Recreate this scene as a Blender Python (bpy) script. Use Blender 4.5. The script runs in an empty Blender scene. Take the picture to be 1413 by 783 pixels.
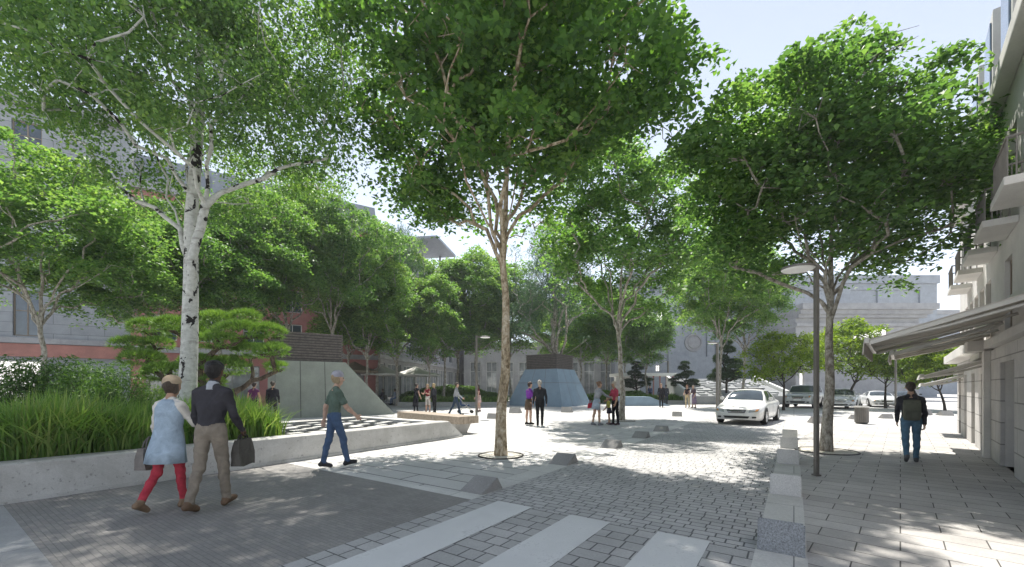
import bpy, bmesh, math, random
import numpy as np
from mathutils import Vector, Matrix
from mathutils.bvhtree import BVHTree

SC = bpy.context.scene
COL = SC.collection
PI = math.pi
R = math.radians
F, HC, CX, HY = 570.0, 1.52, 706.5, 535.0      # focal length and horizon of the view, eye height in metres

def gp(x, y, z=0.0):
    """Ground position (at height z) of a sight line."""
    D = (HC - z) * F / (y - HY)
    return ((x - CX) / F * D, D)
def ax(x, D):
    return (x - CX) / F * D
def hz(y, D):
    return HC + (HY - y) / F * D

RD = np.array((0.5637, 0.826)); RV = np.array((0.826, -0.5637))     # along / across the crossing street
SD = np.array((0.685, 0.7286)); SV = np.array((0.7286, -0.685))     # along / across the shop pavement
def uv(u, v):
    p = u * RD + v * RV
    return (float(p[0]), float(p[1]))
def st(s, t):
    p = s * SD + t * SV
    return (float(p[0]), float(p[1]))
ANG_R = math.atan2(RD[1], RD[0]); ANG_S = math.atan2(SD[1], SD[0])

# ------------------------------------------------------------------ objects
def mesh(verts, faces, mats=(), smooth=False, idx=None):
    me = bpy.data.meshes.new('mesh')
    v = np.asarray(verts, dtype=np.float32).reshape(-1, 3)
    if isinstance(faces, np.ndarray):
        n, k = faces.shape
        me.vertices.add(len(v)); me.vertices.foreach_set('co', v.ravel())
        me.loops.add(n * k); me.loops.foreach_set('vertex_index', faces.astype(np.int32).ravel())
        me.polygons.add(n)
        me.polygons.foreach_set('loop_start', np.arange(0, n * k, k, dtype=np.int32))
        me.polygons.foreach_set('loop_total', np.full(n, k, dtype=np.int32))
        me.update(calc_edges=True)
    else:
        me.from_pydata([tuple(map(float, p)) for p in v], [], faces)
    for m in (mats if isinstance(mats, (list, tuple)) else [mats]):
        me.materials.append(m)
    if idx is not None:
        me.polygons.foreach_set('material_index', np.asarray(idx, dtype=np.int32))
    if smooth:
        me.polygons.foreach_set('use_smooth', np.ones(len(me.polygons), dtype=bool))
    me.update()
    return me

def tag(o, label=None, cat=None, group=None, kind=None):
    if label: o['label'] = label
    if cat: o['category'] = cat
    if group: o['group'] = group
    if kind: o['kind'] = kind
    return o

def thing(name, label, cat, loc=(0, 0, 0), rz=0.0, group=None, scale=1.0):
    o = bpy.data.objects.new(name, None); COL.objects.link(o)
    o.empty_display_size = 0.1
    o.location = loc; o.rotation_euler = (0, 0, rz)
    o.scale = (scale,) * 3 if not isinstance(scale, (tuple, list)) else scale
    return tag(o, label, cat, group)

def ob(name, me, parent=None, loc=(0, 0, 0), rot=(0, 0, 0)):
    if isinstance(me, MB): raise TypeError
    o = bpy.data.objects.new(name, me); COL.objects.link(o)
    o.location = loc; o.rotation_euler = rot
    if parent: o.parent = parent
    return o

def children(o):
    return [c for c in COL.objects if c.parent == o]
def copy_tree(o, parent=None):
    c = o.copy(); COL.objects.link(c)
    if parent: c.parent = parent
    for ch in children(o): copy_tree(ch, c)
    return c
def dup(root, label, loc, rz=0.0, scale=None, group=None):
    c = copy_tree(root); c['label'] = label; c.location = loc; c.rotation_euler = (0, 0, rz)
    if scale is not None: c.scale = (scale,) * 3 if not isinstance(scale, (tuple, list)) else scale
    if group: c['group'] = group
    return c

class MB:
    """Collects polygons for one mesh."""
    def __init__(s): s.v = []; s.f = []; s.m = []
    def add(s, verts, faces, m=0):
        b = len(s.v); s.v += [tuple(map(float, p)) for p in verts]
        s.f += [tuple(b + i for i in f) for f in faces]; s.m += [m] * len(faces); return s
    def quad(s, a, b, c, d, m=0): return s.add((a, b, c, d), [(0, 1, 2, 3)], m)
    def box(s, x0, x1, y0, y1, z0, z1, m=0, bev=0.0):
        if bev <= 0:
            return s.add([(x0,y0,z0),(x1,y0,z0),(x1,y1,z0),(x0,y1,z0),(x0,y0,z1),(x1,y0,z1),(x1,y1,z1),(x0,y1,z1)],
                  [(0,3,2,1),(4,5,6,7),(0,1,5,4),(1,2,6,5),(2,3,7,6),(3,0,4,7)], m)
        bm = bmesh.new(); bmesh.ops.create_cube(bm, size=1)
        for v in bm.verts:
            v.co = Vector(((x0+x1)/2 + v.co.x*(x1-x0), (y0+y1)/2 + v.co.y*(y1-y0), (z0+z1)/2 + v.co.z*(z1-z0)))
        bmesh.ops.bevel(bm, geom=bm.edges[:], offset=bev, segments=2, affect='EDGES', profile=0.7)
        return s.bm(bm, m)
    def bm(s, bm, m=0):
        bm.verts.index_update()
        s.add([v.co[:] for v in bm.verts], [[v.index for v in f.verts] for f in bm.faces], m); bm.free(); return s
    def poly(s, pts, z0, z1, m=0, top_inset=None):
        """vertical prism over a plan polygon (counter-clockwise)"""
        n = len(pts); tp = top_inset or pts
        s.add([(p[0], p[1], z0) for p in pts] + [(p[0], p[1], z1) for p in tp],
              [tuple(range(n))[::-1], tuple(range(n, 2*n))] + [(i, (i+1) % n, n+(i+1) % n, n+i) for i in range(n)], m)
        return s
    def tube(s, pts, r, n=8, m=0, cap=True):
        V, Fc = tube_geo([np.asarray(p, float) for p in pts], r if hasattr(r, '__len__') else [r]*len(pts), n, cap)
        return s.add(V, Fc, m)
    def lathe(s, prof, n=24, m=0, c=(0, 0, 0), axis='z'):
        V = []; Fc = []
        for (r, z) in prof:
            for k in range(n):
                a = 2*PI*k/n
                if axis == 'z': V.append((c[0]+r*math.cos(a), c[1]+r*math.sin(a), c[2]+z))
                else: V.append((c[0]+z, c[1]+r*math.cos(a), c[2]+r*math.sin(a)))
        for i in range(len(prof)-1):
            for k in range(n):
                Fc.append((i*n+k, i*n+(k+1) % n, (i+1)*n+(k+1) % n, (i+1)*n+k))
        return s.add(V, Fc, m)
    def xf(s, mat):
        s.v = [tuple(mat @ Vector(p)) for p in s.v]; return s
    def mesh(s, mats, smooth=False):
        me = mesh(s.v, s.f, mats, False, s.m)
        bm = bmesh.new(); bm.from_mesh(me)
        bmesh.ops.recalc_face_normals(bm, faces=bm.faces[:]); bm.to_mesh(me); bm.free()
        if smooth:
            me.polygons.foreach_set('use_smooth', np.ones(len(me.polygons), dtype=bool))
            me.set_sharp_from_angle(angle=R(40))
        return me

def tube_geo(pts, rad, n=8, cap=True):
    pts = np.asarray(pts, float); m = len(pts)
    t = np.gradient(pts, axis=0); t /= np.linalg.norm(t, axis=1)[:, None] + 1e-9
    up = np.array((0.31, 0.17, 0.93)) if abs(t[0][2]) < 0.9 else np.array((1.0, 0.1, 0.05))
    V = []
    a = np.arange(n) * 2 * PI / n
    for i in range(m):
        s = np.cross(t[i], up); s /= np.linalg.norm(s) + 1e-9
        w = np.cross(s, t[i]); up = w
        V.append(pts[i] + rad[i] * (np.cos(a)[:, None]*s + np.sin(a)[:, None]*w))
    V = np.concatenate(V)
    Fc = []
    for i in range(m-1):
        for k in range(n):
            Fc.append((i*n+k, i*n+(k+1) % n, (i+1)*n+(k+1) % n, (i+1)*n+k))
    if cap:
        Fc.append(tuple(range(n))[::-1]); Fc.append(tuple(range((m-1)*n, m*n)))
    return V, Fc

# ------------------------------------------------------------------ materials
def new_mat(name):
    m = bpy.data.materials.new(name); m.use_nodes = True
    nt = m.node_tree; nt.nodes.clear()
    return m, nt
def nd(nt, typ, **kw):
    n = nt.nodes.new(typ)
    for k, v in kw.items():
        if k.startswith('i_'):
            key = k[2:]; key = int(key) if key.isdigit() else key.replace('_', ' ')
            n.inputs[key].default_value = v
        else: setattr(n, k, v)
    return n
def lk(nt, a, b): nt.links.new(a, b)
def rgba(c): return (c[0], c[1], c[2], 1.0)
def ramp(nt, fac, stops, interp='LINEAR'):
    n = nt.nodes.new('ShaderNodeValToRGB'); n.color_ramp.interpolation = interp
    e = n.color_ramp.elements
    while len(e) < len(stops): e.new(0.5)
    for el, (p, c) in zip(e, stops):
        el.position = p; el.color = rgba(c) if len(c) == 3 else c
    lk(nt, fac, n.inputs[0]); return n
def mixc(nt, fac, a, b, mode='MIX'):
    n = nt.nodes.new('ShaderNodeMix'); n.data_type = 'RGBA'; n.blend_type = mode
    for src, i in ((fac, 0), (a, 6), (b, 7)):
        if isinstance(src, (int, float)): n.inputs[i].default_value = src
        elif isinstance(src, tuple): n.inputs[i].default_value = rgba(src)
        else: lk(nt, src, n.inputs[i])
    return n.outputs[2]
def math_(nt, op, a, b=0.0):
    n = nt.nodes.new('ShaderNodeMath'); n.operation = op
    for i, s in enumerate((a, b)):
        if isinstance(s, (int, float)): n.inputs[i].default_value = s
        else: lk(nt, s, n.inputs[i])
    return n.outputs[0]
def finish(nt, color, rough=0.6, bump=None, bstr=0.2, bdist=0.01, metal=0.0, spec=0.5, trans=None):
    out = nd(nt, 'ShaderNodeOutputMaterial'); p = nd(nt, 'ShaderNodeBsdfPrincipled')
    if isinstance(color, tuple): p.inputs['Base Color'].default_value = rgba(color)
    else: lk(nt, color, p.inputs['Base Color'])
    if isinstance(rough, (int, float)): p.inputs['Roughness'].default_value = rough
    else: lk(nt, rough, p.inputs['Roughness'])
    p.inputs['Metallic'].default_value = metal
    p.inputs['Specular IOR Level'].default_value = spec
    if bump is not None:
        b = nd(nt, 'ShaderNodeBump'); b.inputs['Strength'].default_value = bstr; b.inputs['Distance'].default_value = bdist
        lk(nt, bump, b.inputs['Height']); lk(nt, b.outputs[0], p.inputs['Normal'])
    lk(nt, p.outputs[0], out.inputs[0])
    return p
def wpos(nt): return nd(nt, 'ShaderNodeNewGeometry').outputs['Position']
def opos(nt): return nd(nt, 'ShaderNodeTexCoord').outputs['Object']
def noise(nt, vec, scale, detail=4, rough=0.6, dist=0.0):
    n = nd(nt, 'ShaderNodeTexNoise'); n.inputs['Scale'].default_value = scale; n.inputs['Detail'].default_value = detail
    n.inputs['Roughness'].default_value = rough; n.inputs['Distortion'].default_value = dist
    lk(nt, vec, n.inputs['Vector']); return n.outputs['Fac']

def plain(name, c, rough=0.6, var=0.18, scale=6.0, metal=0.0, bump=0.1, spec=0.4, fine=60.0):
    """painted metal, cloth, plaster ...: colour mottled a little, fine grain in the bump"""
    m, nt = new_mat(name); p = opos(nt)
    n1 = noise(nt, p, scale, 5); n2 = noise(nt, p, fine, 3)
    lo = tuple(x*(1-var) for x in c); hi = tuple(min(1, x*(1+var)) for x in c)
    r = ramp(nt, n1, [(0.3, lo), (0.7, hi)])
    rr = math_(nt, 'ADD', math_(nt, 'MULTIPLY', n1, 0.2), rough - 0.1)
    finish(nt, r.outputs[0], rr, n2, bump, 0.004, metal, spec)
    return m

def axes2(nt, pos, a, b):
    """2D coordinates of a position along two directions"""
    o = nd(nt, 'ShaderNodeCombineXYZ')
    for i, d in enumerate((a, b)):
        v = nd(nt, 'ShaderNodeVectorMath', operation='DOT_PRODUCT'); lk(nt, pos, v.inputs[0]); v.inputs[1].default_value = d
        lk(nt, v.outputs['Value'], o.inputs[i])
    return o.outputs[0]

def paving(name, dx, dy, bw, bh, mortar, c1, c2, cm, offset=0.5, squash=1.0, sqf=2, freq=2, dirt=0.35, rough=0.75, bstr=0.5, stain=(0.33, 0.31, 0.28), stain_s=0.5, warp=0.0):
    m, nt = new_mat(name); pos = wpos(nt)
    p2 = axes2(nt, pos, dx, dy)
    if warp:
        nz = nd(nt, 'ShaderNodeTexNoise'); nz.inputs['Scale'].default_value = 2.5; lk(nt, pos, nz.inputs['Vector'])
        sc = nd(nt, 'ShaderNodeVectorMath', operation='SCALE'); lk(nt, nz.outputs['Color'], sc.inputs[0]); sc.inputs['Scale'].default_value = warp
        ad = nd(nt, 'ShaderNodeVectorMath', operation='ADD'); lk(nt, p2, ad.inputs[0]); lk(nt, sc.outputs[0], ad.inputs[1]); p2 = ad.outputs[0]
    b = nd(nt, 'ShaderNodeTexBrick', offset=offset, offset_frequency=freq, squash=squash, squash_frequency=sqf)
    lk(nt, p2, b.inputs['Vector'])
    b.inputs['Color1'].default_value = rgba(c1); b.inputs['Color2'].default_value = rgba(c2); b.inputs['Mortar'].default_value = rgba(cm)
    b.inputs['Scale'].default_value = 1.0; b.inputs['Mortar Size'].default_value = mortar; b.inputs['Mortar Smooth'].default_value = 0.15
    b.inputs['Brick Width'].default_value = bw; b.inputs['Row Height'].default_value = bh
    n1 = noise(nt, pos, 0.9, 6, 0.65); n2 = noise(nt, pos, 45.0, 4); n3 = noise(nt, pos, 7.0, 5)
    d1 = ramp(nt, n1, [(0.35, (1-dirt,)*3), (0.65, (1.0,)*3)])
    d2 = ramp(nt, n2, [(0.3, (0.86,)*3), (0.7, (1.06,)*3)])
    col = mixc(nt, 1.0, b.outputs['Color'], d1.outputs[0], 'MULTIPLY')
    col = mixc(nt, 1.0, col, d2.outputs[0], 'MULTIPLY')
    sp = ramp(nt, n3, [(0.62, (0,)*3), (0.75, (1,)*3)])
    col = mixc(nt, math_(nt, 'MULTIPLY', sp.outputs[0], stain_s*0.5), col, stain)
    h = math_(nt, 'ADD', math_(nt, 'MULTIPLY', b.outputs['Fac'], -1.0), math_(nt, 'MULTIPLY', n2, 0.25))
    rr = math_(nt, 'ADD', math_(nt, 'MULTIPLY', n3, 0.3), rough-0.15)
    finish(nt, col, rr, h, bstr, 0.006, 0, 0.35)
    return m

def stone(name, c, speck=0.25, scale=90.0, rough=0.8, stain=0.25, joints=None, jc=0.5, warm=(1.0, 1.0, 1.0)):
    """concrete / granite / stone cladding; joints=(width, height) in object X and Z"""
    m, nt = new_mat(name); p = opos(nt)
    n1 = noise(nt, p, scale, 3, 0.7); n2 = noise(nt, p, 1.3, 6, 0.65); n3 = noise(nt, p, 9.0, 4)
    lo = tuple(x*(1-speck) for x in c); hi = tuple(min(1, x*(1+speck)) for x in c)
    col = ramp(nt, n1, [(0.32, lo), (0.68, hi)]).outputs[0]
    col = mixc(nt, 1.0, col, ramp(nt, n2, [(0.35, (1-stain,)*3), (0.65, (1.0,)*3)]).outputs[0], 'MULTIPLY')
    h = math_(nt, 'ADD', math_(nt, 'MULTIPLY', n1, 0.4), n3)
    if joints:
        p2 = axes2(nt, p, (1, 0, 0), (0, 0, 1))
        b = nd(nt, 'ShaderNodeTexBrick', offset=0.5, offset_frequency=2)
        lk(nt, p2, b.inputs['Vector'])
        b.inputs['Color1'].default_value = (1, 1, 1, 1); b.inputs['Color2'].default_value = (0.88, 0.88, 0.9, 1); b.inputs['Mortar'].default_value = (jc, jc, jc, 1)
        b.inputs['Scale'].default_value = 1.0; b.inputs['Mortar Size'].default_value = 0.012
        b.inputs['Brick Width'].default_value = joints[0]; b.inputs['Row Height'].default_value = joints[1]
        col = mixc(nt, 1.0, col, b.outputs['Color'], 'MULTIPLY')
        h = math_(nt, 'SUBTRACT', h, math_(nt, 'MULTIPLY', b.outputs['Fac'], 2.0))
    finish(nt, col, rough, h, 0.25, 0.006, 0, 0.3)
    return m

def worn_paint(name, c, under):
    m, nt = new_mat(name); p = wpos(nt)
    n1 = noise(nt, p, 38, 5, 0.7); n2 = noise(nt, p, 1.6, 5, 0.6); n3 = noise(nt, p, 120, 2)
    wear = ramp(nt, math_(nt, 'ADD', math_(nt, 'MULTIPLY', n1, 0.6), math_(nt, 'MULTIPLY', n2, 0.5)), [(0.60, (0,)*3), (0.70, (1,)*3)]).outputs[0]
    base = ramp(nt, n2, [(0.3, tuple(x*0.86 for x in c)), (0.7, c)]).outputs[0]
    col = mixc(nt, math_(nt, 'MULTIPLY', wear, 0.55), base, under)
    finish(nt, col, 0.65, math_(nt, 'ADD', n3, math_(nt, 'MULTIPLY', wear, -1.0)), 0.3, 0.004, 0, 0.35); return m
def pitted(name, c):
    m, nt = new_mat(name); p = opos(nt)
    n1 = noise(nt, p, 70, 3, 0.7); n2 = noise(nt, p, 1.1, 6, 0.68, 0.5); n3 = noise(nt, p, 16.0, 4, 0.6)
    mp = nd(nt, 'ShaderNodeMapping'); mp.inputs['Scale'].default_value = (7, 7, 0.7); lk(nt, p, mp.inputs['Vector']); n4 = noise(nt, mp.outputs[0], 1.0, 4, 0.6)
    col = ramp(nt, n1, [(0.3, tuple(x*0.88 for x in c)), (0.7, tuple(x*1.08 for x in c))]).outputs[0]
    col = mixc(nt, 1.0, col, ramp(nt, n2, [(0.33, (0.70, 0.69, 0.67)), (0.62, (1.0,)*3)]).outputs[0], 'MULTIPLY')
    col = mixc(nt, math_(nt, 'MULTIPLY', ramp(nt, n4, [(0.55, (0,)*3), (0.75, (1,)*3)]).outputs[0], 0.35), col, tuple(x*0.55 for x in c))
    pit = ramp(nt, n3, [(0.62, (0,)*3), (0.67, (1,)*3)]).outputs[0]
    col = mixc(nt, math_(nt, 'MULTIPLY', pit, 0.6), col, tuple(x*0.35 for x in c))
    finish(nt, col, 0.85, math_(nt, 'SUBTRACT', math_(nt, 'MULTIPLY', n1, 0.4), pit), 0.4, 0.008, 0, 0.3); return m
def leafmat(name, stops, trans=0.4, rough=0.5, tmul=(1.7, 1.75, 0.75)):
    m, nt = new_mat(name)
    g = nd(nt, 'ShaderNodeNewGeometry'); oi = nd(nt, 'ShaderNodeObjectInfo')
    cl = noise(nt, opos(nt), 0.55, 2)
    f = math_(nt, 'ADD', math_(nt, 'MULTIPLY', g.outputs['Random Per Island'], 0.65), math_(nt, 'MULTIPLY', math_(nt, 'SUBTRACT', cl, 0.35), 0.9))
    f = math_(nt, 'ADD', f, math_(nt, 'MULTIPLY', math_(nt, 'SUBTRACT', oi.outputs['Random'], 0.5), 0.3))
    col = ramp(nt, f, [(i/(len(stops)-1), s) for i, s in enumerate(stops)]).outputs[0]
    out = nd(nt, 'ShaderNodeOutputMaterial'); p = nd(nt, 'ShaderNodeBsdfPrincipled'); t = nd(nt, 'ShaderNodeBsdfTranslucent')
    lk(nt, col, p.inputs['Base Color']); p.inputs['Roughness'].default_value = rough; p.inputs['Specular IOR Level'].default_value = 0.3
    tc = mixc(nt, 1.0, col, tmul, 'MULTIPLY'); lk(nt, tc, t.inputs['Color'])
    mx = nd(nt, 'ShaderNodeMixShader'); mx.inputs[0].default_value = trans
    lk(nt, p.outputs[0], mx.inputs[1]); lk(nt, t.outputs[0], mx.inputs[2]); lk(nt, mx.outputs[0], out.inputs[0])
    return m

def bark(name, c1, c2, c3, sx=9.0, sz=2.0, bstr=0.6):
    m, nt = new_mat(name); p = opos(nt)
    mp = nd(nt, 'ShaderNodeMapping'); mp.inputs['Scale'].default_value = (sx, sx, sz); lk(nt, p, mp.inputs['Vector'])
    n1 = noise(nt, mp.outputs[0], 1.0, 5, 0.65, 0.4); n2 = noise(nt, p, 22.0, 4)
    col = ramp(nt, n1, [(0.36, c1), (0.5, c2), (0.62, c3)]).outputs[0]
    col = mixc(nt, 1.0, col, ramp(nt, n2, [(0.3, (0.72,)*3), (0.7, (1.1,)*3)]).outputs[0], 'MULTIPLY')
    finish(nt, col, 0.85, math_(nt, 'ADD', n1, math_(nt, 'MULTIPLY', n2, 0.5)), bstr, 0.02, 0, 0.2)
    return m
def birch_bark(name):
    m, nt = new_mat(name); p = opos(nt)
    mp = nd(nt, 'ShaderNodeMapping'); mp.inputs['Scale'].default_value = (3.0, 3.0, 9.0); lk(nt, p, mp.inputs['Vector'])
    mp2 = nd(nt, 'ShaderNodeMapping'); mp2.inputs['Scale'].default_value = (4.0, 4.0, 3.2); lk(nt, p, mp2.inputs['Vector'])
    n1 = noise(nt, mp.outputs[0], 1.0, 5, 0.7, 0.3); n2 = noise(nt, mp2.outputs[0], 1.0, 4, 0.6, 0.5); n3 = noise(nt, p, 14.0, 4)
    base = ramp(nt, n3, [(0.3, (0.40, 0.40, 0.37)), (0.7, (0.60, 0.60, 0.565))]).outputs[0]
    m1 = ramp(nt, n1, [(0.55, (0,)*3), (0.61, (1,)*3)]).outputs[0]
    m2 = ramp(nt, n2, [(0.575, (0,)*3), (0.60, (1,)*3)]).outputs[0]
    col = mixc(nt, math_(nt, 'MULTIPLY', m1, 0.45), base, (0.18, 0.16, 0.14))
    col = mixc(nt, m2, col, (0.018, 0.016, 0.015))
    finish(nt, col, 0.75, math_(nt, 'ADD', n3, n1), 0.35, 0.01, 0, 0.25)
    return m
def glass(name, c=(0.05, 0.07, 0.09), rough=0.06):
    m, nt = new_mat(name); n = noise(nt, opos(nt), 1.5, 3)
    finish(nt, ramp(nt, n, [(0.3, tuple(x*0.7 for x in c)), (0.7, tuple(x*1.4 for x in c))]).outputs[0], rough, None, 0, 0, 0.0, 0.9)
    return m

M = {}
M['plaza'] = paving('plaza_slabs', (*RV, 0), (*RD, 0), 1.6, 0.46, 0.014, (0.55, 0.54, 0.52), (0.62, 0.61, 0.59), (0.11, 0.11, 0.11), 0.37, dirt=0.15, stain_s=0.25)
M['setts'] = paving('street_setts', (*RV, 0), (*RD, 0), 0.22, 0.125, 0.008, (0.47, 0.465, 0.455), (0.57, 0.56, 0.55), (0.15, 0.15, 0.15), 0.5, 0.72, 3, dirt=0.2, bstr=0.8, warp=0.006)
M['cross_setts'] = paving('crossing_setts', (*RV, 0), (*RD, 0), 0.34, 0.20, 0.008, (0.45, 0.445, 0.435), (0.55, 0.54, 0.525), (0.15, 0.15, 0.15), 0.42, 0.55, 2, dirt=0.22, bstr=0.8, warp=0.008)
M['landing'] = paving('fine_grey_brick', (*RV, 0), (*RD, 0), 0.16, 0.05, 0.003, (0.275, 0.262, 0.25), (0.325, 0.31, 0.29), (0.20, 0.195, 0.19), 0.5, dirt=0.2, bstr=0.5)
M['shop_pave'] = paving('shop_pavement_slabs', (*SV, 0), (*SD, 0), 0.62, 0.31, 0.006, (0.47, 0.45, 0.43), (0.56, 0.54, 0.515), (0.10, 0.095, 0.09), 0.5, dirt=0.22, stain_s=0.4)
M['kerb'] = paving('pale_kerb', (*RV, 0), (*RD, 0), 4.0, 0.8, 0.005, (0.64, 0.63, 0.60), (0.70, 0.69, 0.66), (0.2, 0.2, 0.2), 0.5, dirt=0.2)
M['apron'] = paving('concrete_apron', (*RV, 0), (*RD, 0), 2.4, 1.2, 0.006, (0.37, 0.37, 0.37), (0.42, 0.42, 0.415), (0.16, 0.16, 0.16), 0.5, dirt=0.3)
M['stripe'] = worn_paint('crossing_white', (0.72, 0.72, 0.71), (0.36, 0.36, 0.355))
M['concrete'] = pitted('pale_concrete', (0.57, 0.56, 0.54))
M['granite'] = stone('grey_granite', (0.27, 0.28, 0.29), 0.45, 75, 0.7, 0.15)
M['palegranite'] = stone('pale_granite', (0.43, 0.425, 0.41), 0.28, 75, 0.75, 0.18)
M['wedge'] = stone('wedge_stone', (0.33, 0.32, 0.31), 0.2, 60, 0.8, 0.25)
M['soil'] = stone('dark_soil', (0.06, 0.05, 0.04), 0.5, 30, 0.95, 0.4)
M['gravel'] = stone('tree_pit_gravel', (0.60, 0.57, 0.50), 0.4, 60, 0.95, 0.2)
M['steel'] = plain('weathered_steel', (0.05, 0.042, 0.035), 0.55, 0.3, 10, 0.6)
M['pole'] = plain('grey_brown_pole_paint', (0.17, 0.16, 0.145), 0.45, 0.12, 5, 0.3)
M['lamp_white'] = plain('opal_diffuser', (0.85, 0.85, 0.83), 0.35, 0.03, 5)
M['darkwood'] = plain('dark_slats', (0.105, 0.09, 0.083), 0.6, 0.35, 9)
M['wood'] = plain('weathered_wood', (0.34, 0.28, 0.22), 0.7, 0.25, 11, bump=0.3)
M['palewood'] = plain('pale_wood', (0.50, 0.47, 0.41), 0.7, 0.18, 14, bump=0.3)
M['greenpanel'] = stone('grey_green_panel', (0.285, 0.31, 0.275), 0.06, 40, 0.6, 0.2)
M['bluepanel'] = stone('blue_grey_panel', (0.25, 0.335, 0.42), 0.06, 40, 0.55, 0.15)
M['blackstone'] = stone('black_basin_bed', (0.02, 0.022, 0.024), 0.3, 50, 0.3, 0.2)
M['whitestone'] = stone('white_basin_stone', (0.62, 0.61, 0.58), 0.1, 50, 0.7, 0.15)
M['glass'] = glass('window_glass')
M['shop_glass'] = glass('shop_glass', (0.20, 0.21, 0.22))
M['white'] = plain('white_paint', (0.78, 0.78, 0.76), 0.5, 0.05, 4)
M['canvas'] = plain('white_canvas', (0.75, 0.74, 0.71), 0.85, 0.06, 3)
M['taupe'] = plain('taupe_canvas', (0.50, 0.46, 0.41), 0.85, 0.1, 3)
M['alu'] = plain('awning_aluminium', (0.50, 0.48, 0.44), 0.4, 0.08, 6, 0.2)
M['iron'] = plain('black_iron', (0.025, 0.025, 0.027), 0.5, 0.2, 8, 0.4)
M['maple'] = leafmat('maple_leaf', [(0.032, 0.077, 0.027), (0.063, 0.144, 0.041), (0.111, 0.226, 0.053), (0.207, 0.320, 0.076)], 0.5)
M['maple2'] = leafmat('fresh_leaf', [(0.052, 0.116, 0.042), (0.103, 0.209, 0.067), (0.177, 0.293, 0.094), (0.280, 0.379, 0.125)], 0.5)
M['birchleaf'] = leafmat('birch_leaf', [(0.051, 0.110, 0.041), (0.096, 0.196, 0.064), (0.170, 0.291, 0.082), (0.274, 0.375, 0.113)], 0.4)
M['paleleaf'] = leafmat('willow_leaf', [(0.055, 0.11, 0.06), (0.085, 0.16, 0.085), (0.12, 0.20, 0.10)], 0.35, tmul=(1.2, 1.3, 0.9))
M['lime'] = leafmat('lime_leaf', [(0.060, 0.121, 0.018), (0.120, 0.207, 0.025), (0.204, 0.287, 0.035), (0.264, 0.333, 0.050)], 0.42)
M['needle'] = leafmat('pine_needle', [(0.076, 0.152, 0.037), (0.140, 0.253, 0.059), (0.259, 0.385, 0.085)], 0.25)
M['farneedle'] = leafmat('dark_pine_needle', [(0.03, 0.055, 0.035), (0.05, 0.085, 0.05), (0.075, 0.115, 0.06)], 0.2)
M['shrub'] = leafmat('shrub_leaf', [(0.036, 0.081, 0.024), (0.064, 0.138, 0.033), (0.109, 0.203, 0.046), (0.182, 0.260, 0.066)], 0.3)
M['hedge'] = leafmat('hedge_leaf', [(0.05, 0.12, 0.02), (0.09, 0.18, 0.03), (0.13, 0.23, 0.04)], 0.3)
M['grass'] = leafmat('grass_blade', [(0.056, 0.132, 0.029), (0.120, 0.233, 0.051), (0.209, 0.325, 0.087), (0.286, 0.324, 0.132)], 0.35)
M['bark'] = bark('mottled_bark', (0.15, 0.11, 0.065), (0.40, 0.32, 0.215), (0.58, 0.50, 0.385), 11, 6)
M['greybark'] = bark('grey_bark', (0.17, 0.145, 0.115), (0.35, 0.32, 0.275), (0.52, 0.485, 0.43), 11, 6)
M['darkbark'] = bark('dark_bark', (0.025, 0.02, 0.017), (0.05, 0.042, 0.035), (0.085, 0.07, 0.06))
M['pinebark'] = bark('pine_bark', (0.06, 0.045, 0.035), (0.12, 0.092, 0.07), (0.18, 0.14, 0.105))
M['birch'] = birch_bark('birch_bark')
M['kerbstone'] = stone('pale_kerb_stone', (0.60, 0.59, 0.57), 0.2, 75, 0.75, 0.18)
# ------------------------------------------------------------------ trees
def bumps(rng, n=9):
    d = rng.normal(size=(n, 3)); d /= np.linalg.norm(d, axis=1)[:, None]
    return d, rng.uniform(-1, 1, n)
def lobes(dirs, b):
    return (np.exp(-6*(1 - dirs @ b[0].T)) * b[1]).sum(1)

def leaf_geo(c, rng, L, W, tilt=0.6, droop=0.0, flat=True):
    """one folded diamond leaf at every point of c"""
    n = len(c)
    nor = np.column_stack([rng.normal(0, tilt, n), rng.normal(0, tilt, n), np.ones(n) if flat else rng.normal(0, 1, n)])
    nor /= np.linalg.norm(nor, axis=1)[:, None]
    d = rng.normal(size=(n, 3)); d[:, 2] -= droop
    d -= (d*nor).sum(1)[:, None]*nor * (1.0 if droop == 0 else 0.6); d /= np.linalg.norm(d, axis=1)[:, None] + 1e-9
    w = np.cross(nor, d); w /= np.linalg.norm(w, axis=1)[:, None] + 1e-9
    l = (L*rng.uniform(0.65, 1.25, n))[:, None]; ww = l*W/L
    up = nor*l*0.12
    V = np.stack([c - d*l*0.5, c + w*ww*0.5 + up - d*l*0.08, c + d*l*0.5 - nor*l*0.10, c - w*ww*0.5 + up - d*l*0.08], 1).reshape(-1, 3)
    Fc = np.arange(4*n, dtype=np.int32).reshape(-1, 4)
    return V, Fc

def envelope_targets(rng, n, cz, rad, hollow=0.35, lobe=0.28, shell=0.55, bottom=-0.75, mind=0.5):
    b = bumps(rng); out = []
    tries = 0
    while len(out) < n and tries < n*80:
        tries += 1
        d = rng.normal(size=3); d /= np.linalg.norm(d)
        r = (shell + (1-shell)*rng.random()) * (1 + lobe*float(lobes(d[None], b)[0]))
        q = d*r
        if q[2] < bottom: continue
        hr = math.hypot(q[0], q[1])
        if q[2] < 0.15 and hr < hollow + 0.4*(-q[2]): continue
        p = np.array((q[0]*rad[0], q[1]*rad[1], cz + q[2]*rad[2]))
        if any(np.linalg.norm((p-o)*np.array((1, 1, 1.5))) < mind for o in out): continue
        out.append(p)
    return np.array(out)

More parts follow.
